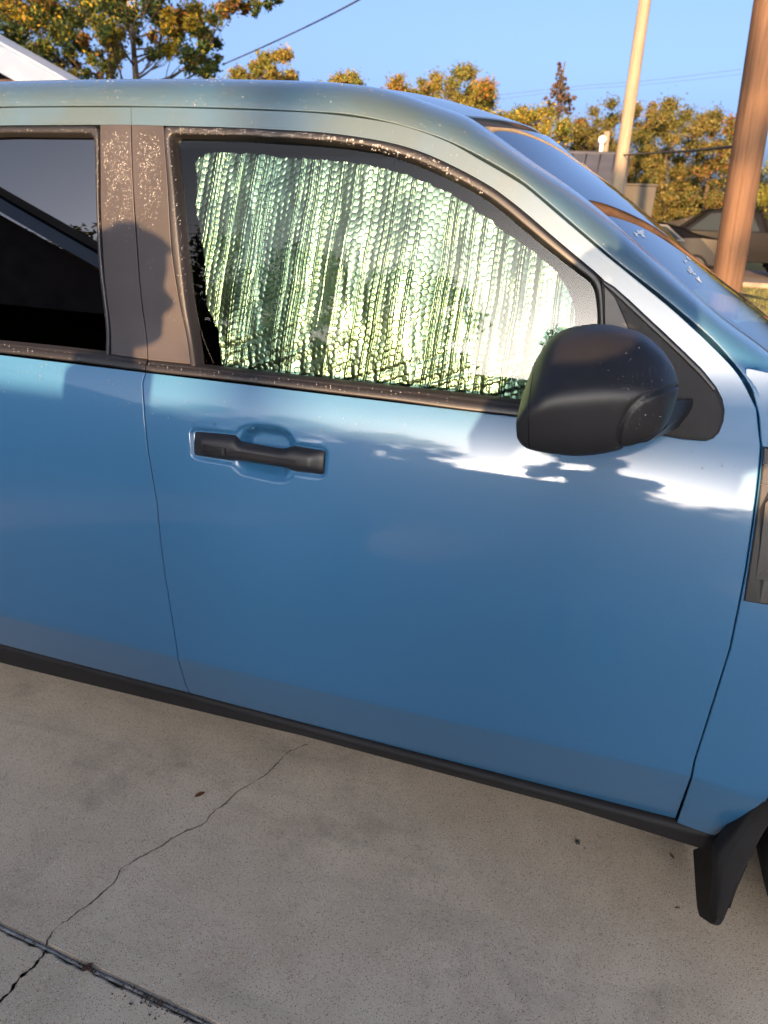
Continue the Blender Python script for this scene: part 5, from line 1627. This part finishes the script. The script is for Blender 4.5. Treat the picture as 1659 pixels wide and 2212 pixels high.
# the car parked alongside, behind the photographer: it shades the lower doors and shows in their paint
suv = tag(empty('parked_suv', (-0.45, -5.75, 0.0)), 'dark blue SUV parked alongside on the same driveway', 'suv')
SV = [(-2.35, .35), (-2.42, .70), (-2.36, 1.0), (-2.30, 1.05), (-2.02, 1.52), (-1.85, 1.67), (-1.2, 1.70), (.55, 1.70), (.85, 1.65), (1.35, 1.12), (1.45, 1.10), (2.2, .98), (2.38, .80), (2.42, .5), (2.35, .35)]
car(suv, SV, 1.04, 1.88, dict(paint=CARD, glass=CGLASS, chrome=CHROME), [[(-2.0, 1.12), (-1.80, 1.48), (-1.2, 1.51), (-1.2, 1.12)], [(-1.12, 1.10), (-1.12, 1.51), (-.28, 1.51), (-.28, 1.10)], [(-.2, 1.10), (-.2, 1.51), (.65, 1.50), (1.15, 1.12)]], (-1.55, 1.40), .32, .35,
    ends=[((.90, 1.52), (1.30, 1.16), .12), ((-2.26, 1.12), (-2.04, 1.44), .12)], lights=[(2.3, 2.42, -.9, -.55, .72, .86, CLEARL, 'headlight'), (2.3, 2.42, .55, .9, .72, .86, CLEARL, 'headlight'), (-2.42, -2.33, -.9, -.6, .85, 1.0, REDL, 'tail_lamp'), (-2.42, -2.33, .6, .9, .85, 1.0, REDL, 'tail_lamp')])

# ================================================================== BEHIND THE PHOTOGRAPHER
own = tag(empty('gabled_house', (-9.6, -6.0, 0)), 'brown house with white gable board and dark open carport, across the driveway', 'house')
SID = pmat('brown_siding', (0.16, 0.105, 0.075), .85, noise=(3, .25))
sl_ = .57
ROOFD = pmat('dark_shingle_roof', (0.035, 0.033, 0.032), .9, spec=.1, noise=(6, .3))
WHITE2 = pmat('white_gable_paint', (0.82, 0.82, 0.82), .6)
ex, ez = 4.9, 2.55
rz0 = ez + ex * sl_
for s_ in (-1, 1):
    bm = bmesh.new(); prism(bm, [(0, rz0), (s_ * ex, ez), (s_ * ex, ez - .22), (0, rz0 - .25)], 0.0, .05); bm_obj('gable_board', bm, WHITE2, own)
    bm = bmesh.new(); prism(bm, [(0, rz0 + .06), (s_ * (ex + .03), ez + .04), (s_ * (ex + .03), ez - .05), (0, rz0 - .05)], -1.3, -.003); bm_obj('roof', bm, ROOFD, own)
bm = bmesh.new(); prism(bm, [(-ex + .4, 2.25), (ex - .4, 2.25), (ex - .4, ez - .05), (0, rz0 - .4), (-ex + .4, ez - .05)], -.35, -.25); bm_obj('gable_wall', bm, SID, own)
for x_ in (-4.4, 0.0, 4.4):
    bm = bmesh.new(); box(bm, x_ - .08, x_ + .08, -.42, -.26, -.05, 2.24, .006); bm_obj('carport_post', bm, SID, own)
bm = bmesh.new(); box(bm, -4.4, 4.4, -6.2, -6.0, -.05, 2.5); bm_obj('back_wall', bm, SID, own)
bm = bmesh.new(); box(bm, -4.5, -4.35, -6.0, -.45, -.05, 2.5); bm_obj('side_wall', bm, SID, own)
bm = bmesh.new(); box(bm, 4.35, 4.5, -6.0, -2.2, -.05, 2.5); bm_obj('side_wall', bm, SID, own)
bm = bmesh.new(); box(bm, -4.4, 4.4, -6.0, -.45, 2.45, 2.5); bm_obj('carport_ceiling', bm, VOID, own)

def back_tree(x, y, h, rad, label, seed, n=9000, pal=(DG, MG, OL), wts=(4, 3, 1), base=.25, name='oak_tree'):
    r_ = np.random.default_rng(seed)
    cl = []
    for _ in range(46):
        t_ = r_.uniform(base, 1.0)
        rr_ = rad * math.sin(math.pi * min(.98, .12 + .86 * (t_ - base) / (1 - base))) ** .7 * math.sqrt(r_.random())
        a_ = r_.uniform(0, 6.28)
        cl.append(((x + rr_ * math.cos(a_), y + rr_ * math.sin(a_), h * t_), rad * r_.uniform(.18, .34)))
    tree(name, label, x, y, cl, n, .14, list(pal), list(wts), .2, None, seed, limbs=22)
for i, (x_, y_, h_, rd, n_, ba, lab) in enumerate((
    (-29, -19, 8.5, 3.6, 8000, .2, 'autumn oak farthest left beyond the carport'), (-23.5, -20, 9.2, 3.6, 9000, .2, 'tall dark oak beyond the left carport corner'),
    (-18, -19.5, 9.0, 3.4, 9000, .2, 'tall dark oak beyond the carport ridge'), (-13.2, -21, 9.4, 3.4, 9000, .3, 'round dark oak beyond the right carport corner'),
    (-9.2, -20, 8.6, 2.8, 9000, .2, 'dense oak right of the carport'), (-6.2, -21.5, 8.6, 2.4, 9000, .2, 'dense oak between the SUV and the carport'), (-4.9, -20.5, 8.0, 1.6, 8000, .2, 'slender oak beyond the SUV'), (-0.4, -22, 5.9, 1.4, 4000, .88, 'small high crowned tree added to block sky glow nearest the sun'), (1.9, -22, 5.8, .9, 5000, .1, 'short dense tree added to block sky glow right of the sun gap'))):  # last two are unseen trees, added to block sky glow round the sun
    back_tree(x_, y_, h_, rd, lab, 31 + i, n_, (OR, BR, OL) if i == 0 else (DG, MG, OL), (2, 3, 2) if i == 0 else (4, 3, 1), ba)
for i, (x_, h_, rd) in enumerate(((-4, 3.9, 3.2), (0.5, 3.8, 3.2), (5, 4.4, 3.2), (9.5, 4.8, 3.4), (14, 5.5, 3.4), (20, 6.5, 3.8))):  # unseen far row, heights shaped to hide horizon glow yet clear the sun
    back_tree(x_, -40, h_, rd, ['low round bush at the far end of the yard', 'lowest bush in the far row, nearly below the sun', 'broad bush in the far row right of the lowest', 'rounded tall bush in the far row', 'small oak near the right end of the far row', 'tallest oak at the right end of the far row'][i], 50 + i, n=7000, base=.12, name='bush' if i < 4 else 'oak_tree')

# ---- people: the photographer and a companion, standing beside the truck
def chain_mesh(name, verts, edges, radii, m, parent, sub=1, root=0):
    me = bpy.data.meshes.new(name)
    me.from_pydata(verts, edges, [])
    o = bpy.data.objects.new(name, me)
    COL.objects.link(o); o.parent = parent
    me.materials.append(m)
    sk = o.modifiers.new('skin', 'SKIN'); sk.use_smooth_shade = True
    lay = me.skin_vertices[0].data if me.skin_vertices else None
    if lay is None:
        bm = bmesh.new(); bm.from_mesh(me); bm.verts.layers.skin.verify(); bm.to_mesh(me); bm.free()
        lay = me.skin_vertices[0].data
    for i, r_ in enumerate(radii):
        lay[i].radius = (r_, r_) if not hasattr(r_, '__len__') else r_
        lay[i].use_root = (i == root)
    sb = o.modifiers.new('subdivision', 'SUBSURF'); sb.levels = sb.render_levels = sub
    return o
SKIN = pmat('skin', (0.42, 0.24, 0.17), .5, noise=(30, .08))
HAIRM = pmat('brown_hair', (0.05, 0.03, 0.02), .6, bump=(200, .5, .004))
def head_mesh(parent, top, face_dir, hair_m, longhair):
    """face profile lofted by height; face_dir is a unit vector in the ground plane"""
    H = .235
    zs_ = np.linspace(0, 1, 26)
    front = np.interp(zs_, [0, .06, .14, .22, .30, .36, .42, .50, .56, .66, .80, .92, 1.0], [.045, .078, .088, .080, .086, .084, .086, .078, .086, .092, .090, .062, .0])
    back = np.interp(zs_, [0, .10, .25, .45, .65, .85, .95, 1.0], [.045, .055, .070, .095, .105, .085, .050, .0])
    wid = np.interp(zs_, [0, .08, .2, .35, .55, .75, .9, 1.0], [.028, .046, .058, .066, .074, .074, .050, .0])
    nose = np.interp(zs_, [.30, .34, .40, .50, .56], [0, .022, .026, .008, 0])
    fd = np.array([face_dir[0], face_dir[1], 0]); sd = np.array([-face_dir[1], face_dir[0], 0])
    V = []
    seg = 36
    for f_, b_, w_, n_, z_ in zip(front, back, wid, nose, zs_):
        for k in range(seg):
            a_ = 2 * math.pi * k / seg
            c_, s_ = math.cos(a_), math.sin(a_)
            r_ = (f_ if c_ > 0 else b_) * c_ + (n_ * max(0, 1 - abs(s_) / .28) if c_ > 0 else 0)
            if c_ > .6 and .46 < z_ < .56 and .25 < abs(s_) < .62: r_ -= .007
            V.append(np.array(top) + fd * r_ + sd * w_ * s_ + np.array([0, 0, (z_ - 1) * H]))
    o = mesh_obj('head', np.array(V), grid_faces(26, seg, close_u=True), SKIN, parent)
    EY = pmat('eye_white', (.7, .7, .68), .2); LP = pmat('lips', (.35, .13, .11), .5)
    for s_ in (-1, 1):
        bm = bmesh.new(); bmesh.ops.create_uvsphere(bm, u_segments=12, v_segments=8, radius=.0115)
        bm_obj('eye', bm, EY, o, True, tuple(np.array(top) + fd * .070 + sd * .031 * s_ + np.array([0, 0, -.49 * H])))
        bm = bmesh.new(); bmesh.ops.create_uvsphere(bm, u_segments=10, v_segments=8, radius=.03)
        for v_ in bm.verts: v_.co.x *= .55; v_.co.y *= .55
        bm_obj('ear', bm, SKIN, o, True, tuple(np.array(top) + sd * .075 * s_ + np.array([0, 0, -.53 * H])))
    bm = bmesh.new(); tube(bm, [np.array(top) + fd * .082 + sd * q * .024 + np.array([0, 0, -.775 * H - .003 * abs(q)]) for q in (-1, -.5, 0, .5, 1)], [.002, .005, .006, .005, .002], 6)
    bm_obj('mouth', bm, LP, o, True)
    # hair: a shell over crown and back, lower at the back when long
    V = []
    low = -.62 if longhair else -.05
    zh = np.linspace(.30 if longhair else .42, 1.03, 18)
    for z_ in zh:
        zc = min(z_, 1.0)
        f_, b_, w_ = np.interp(zc, zs_, front), np.interp(zc, zs_, back), np.interp(zc, zs_, wid)
        gr = .016
        for k in range(seg):
            a_ = 2 * math.pi * k / seg
            c_, s_ = math.cos(a_), math.sin(a_)
            cut = c_ > .25 and z_ < .80
            g_ = -.012 if cut else gr * (1 + .25 * math.sin(9 * a_ + z_ * 12))
            r_ = (f_ + g_ if c_ > 0 else b_ + g_ * 1.6) * c_
            V.append(np.array(top) + fd * r_ + sd * (w_ + g_) * s_ + np.array([0, 0, (z_ - 1) * H + .002]))
    hm = grid_faces(18, seg, close_u=True).tolist() + [[17 * seg + k for k in range(seg)]]
    mesh_obj('hair', np.array(V), hm, hair_m, parent)
    return o
def person(name, label, x, y, height, fdir, hands, shirt, pants, shoe, shorts=False, hair=HAIRM, longhair=False, stance=.10):
    e = tag(empty(name, (x, y, 0)), label, 'person')
    f = np.array([fdir[0], fdir[1], 0.]); f /= np.linalg.norm(f); s = np.array([-f[1], f[0], 0.])   # s = the person's left
    k = height / 1.75
    def P_(a, b, c): return tuple(f * a * k + s * b * k + np.array([0, 0, c * k]))
    pel, che, nek, hd_ = P_(0, 0, .97), P_(.01, 0, 1.30), P_(0, 0, 1.48), P_(.02, 0, 1.60)
    V = [pel, P_(0, 0, 1.12), che, P_(0, 0, 1.42), nek, hd_]
    E_ = [(0, 1), (1, 2), (2, 3), (3, 4), (4, 5)]
    Rd = [(.15 * k, .105 * k), (.135 * k, .10 * k), (.155 * k, .11 * k), (.10 * k, .075 * k), .055 * k, .05 * k]
    armpts, legpts = [], []
    for si in (-1, 1):
        hip = P_(0, .09 * si, .92); kn = P_(.03, .10 * si, .50); an = P_(-.02, stance * si, .09); to = P_(.13, (stance + .03) * si, .035)
        i0 = len(V); V += [hip, kn, an, to]; E_ += [(0, i0), (i0, i0 + 1), (i0 + 1, i0 + 2), (i0 + 2, i0 + 3)]
        Rd += [.088 * k, .056 * k, .038 * k, .03 * k]
        legpts.append((hip, kn, an, to))
        sh = np.array(P_(0, .185 * si, 1.40))
        ha = np.array(hands[0 if si < 0 else 1]) - np.array([x, y, 0]) if hands[0 if si < 0 else 1] is not None else np.array(P_(.06, .27 * si, .80))
        L1, L2 = .30 * k, .27 * k
        dv = ha - sh; dl = min(np.linalg.norm(dv), (L1 + L2) * .985); dvn = dv / np.linalg.norm(dv)
        ha = sh + dvn * dl
        a_ = (L1 ** 2 - L2 ** 2 + dl ** 2) / (2 * dl); h_ = math.sqrt(max(0, L1 ** 2 - a_ ** 2))
        pole_ = np.array([0, 0, -1.0]) + s * .5 * si - f * .3
        pole_ -= dvn * (pole_ @ dvn); pole_ /= np.linalg.norm(pole_)
        el = sh + dvn * a_ + pole_ * h_
        i0 = len(V); V += [tuple(sh), tuple(el), tuple(ha)]; E_ += [(3, i0), (i0, i0 + 1), (i0 + 1, i0 + 2)]
        Rd += [.055 * k, .042 * k, .028 * k]
        armpts.append((sh, el, ha, dvn if False else (ha - el) / np.linalg.norm(ha - el), si))
    body = chain_mesh('body', V, E_, Rd, SKIN, e, 1)
    # hands: palm and five separate bent fingers
    for sh, el, ha, dr, si in armpts:
        up_ = np.array([0, 0, 1.0]) - dr * dr[2]; up_ /= np.linalg.norm(up_) + 1e-9
        sd = np.cross(dr, up_)
        hv = [tuple(ha), tuple(ha + dr * .05), tuple(ha + dr * .085)]; he = [(0, 1), (1, 2)]; hr = [.026, (.034, .018), (.036, .015)]
        for j, (o_, l_) in enumerate(((-.030, .062), (-.010, .075), (.011, .07), (.030, .055))):
            b0 = ha + dr * .085 + up_ * o_
            i0 = len(hv)
            hv += [tuple(b0), tuple(b0 + dr * l_ * .5 + sd * .008 * si), tuple(b0 + dr * l_ * .8 + sd * .034 * si)]
            he += [(2, i0), (i0, i0 + 1), (i0 + 1, i0 + 2)]; hr += [.0095, .0088, .0075]
        b0 = ha + dr * .03 + up_ * .03
        i0 = len(hv); hv += [tuple(b0), tuple(b0 + dr * .03 + up_ * .022 + sd * .012 * si), tuple(b0 + dr * .06 + up_ * .022 + sd * .028 * si)]
        he += [(1, i0), (i0, i0 + 1), (i0 + 1, i0 + 2)]; hr += [.013, .011, .009]
        chain_mesh('hand', hv, he, hr, SKIN, e, 1)
    # clothes follow the body
    sv = [P_(0, 0, .93), P_(0, 0, 1.12), che, P_(0, 0, 1.42), P_(0, 0, 1.455)]
    se = [(0, 1), (1, 2), (2, 3), (3, 4)]; sr = [(.168 * k, .122 * k), (.155 * k, .118 * k), (.17 * k, .125 * k), (.115 * k, .09 * k), .07 * k]
    for sh, el, ha, dr, si in armpts:
        i0 = len(sv); sv += [tuple(sh), tuple(sh * .35 + el * .65)]; se += [(3, i0), (i0, i0 + 1)]; sr += [.07 * k, .062 * k]
    chain_mesh('shirt', sv, se, sr, shirt, e, 1, 2)
    pv, pe, pr_ = [P_(0, 0, .96)], [], [(.165 * k, .12 * k)]
    for hip, kn, an, to in legpts:
        hip, kn, an = map(np.array, (hip, kn, an))
        end = kn if shorts else an + np.array([0, 0, .03])
        i0 = len(pv); pv += [tuple(hip), tuple((hip + kn) / 2 if shorts else kn), tuple(end)]; pe += [(0, i0), (i0, i0 + 1), (i0 + 1, i0 + 2)]; pr_ += [.105 * k, .09 * k if shorts else .072 * k, .08 * k if shorts else .062 * k]
        # shoe
        to = np.array(to)
        heel = an - (to - an) * .35; heel[2] = .038; tv = an + (to - an) * .95; tv[2] = .034; tip = an + (to - an) * 1.35; tip[2] = .03
        chain_mesh('shoe', [tuple(heel), tuple((heel + tv) / 2 + np.array([0, 0, .012])), tuple(tv), tuple(tip)], [(0, 1), (1, 2), (2, 3)], [(.04, .038), (.044, .045), (.046, .034), (.036, .026)], shoe, e, 1, 1)
    chain_mesh('shorts' if shorts else 'trousers', pv, pe, pr_, pants, e, 1, 0)
    head_mesh(e, np.array(P_(.03, 0, 1.75)), f, hair, longhair)
    return e
SHIRT1 = pmat('navy_shirt', (0.03, 0.035, 0.06), .9, noise=(20, .2)); PANT1 = pmat('dark_shorts', (0.03, 0.03, 0.035), .9)
SHIRT2 = pmat('dark_green_top', (0.025, 0.04, 0.035), .9, noise=(20, .2)); PANT2 = pmat('dark_jeans', (0.02, 0.03, 0.055), .9, noise=(40, .2))
SHOEW = pmat('white_shoes', (0.75, 0.75, 0.74), .6); SHOED = pmat('dark_shoes', (0.02, 0.02, 0.02), .6)
person('person', 'photographer in navy shirt and dark shorts holding up a phone', .12, -1.62, 1.80, (-.15, 1), [(.075, -1.275, 1.51), (-.06, -1.275, 1.51)], SHIRT1, PANT1, SHOED, True)
person('person', 'companion in dark green top and jeans with white shoes beside the photographer', -.96, -1.62, 1.66, (1, .12), [None, None], SHIRT2, PANT2, SHOEW, False, HAIRM, True, .09)
bm = bmesh.new(); box(bm, -.075, .078, -.0045, .0045, -.037, .037, .004)
ph = tag(bm_obj('phone', bm, CARK), 'black phone held by the photographer', 'phone')
ph.matrix_world = Matrix([[RIGHT[i], -FWD[i] * -1, UP[i], (CPOS - FWD * .012)[i]] for i in range(3)] + [[0, 0, 0, 1]])
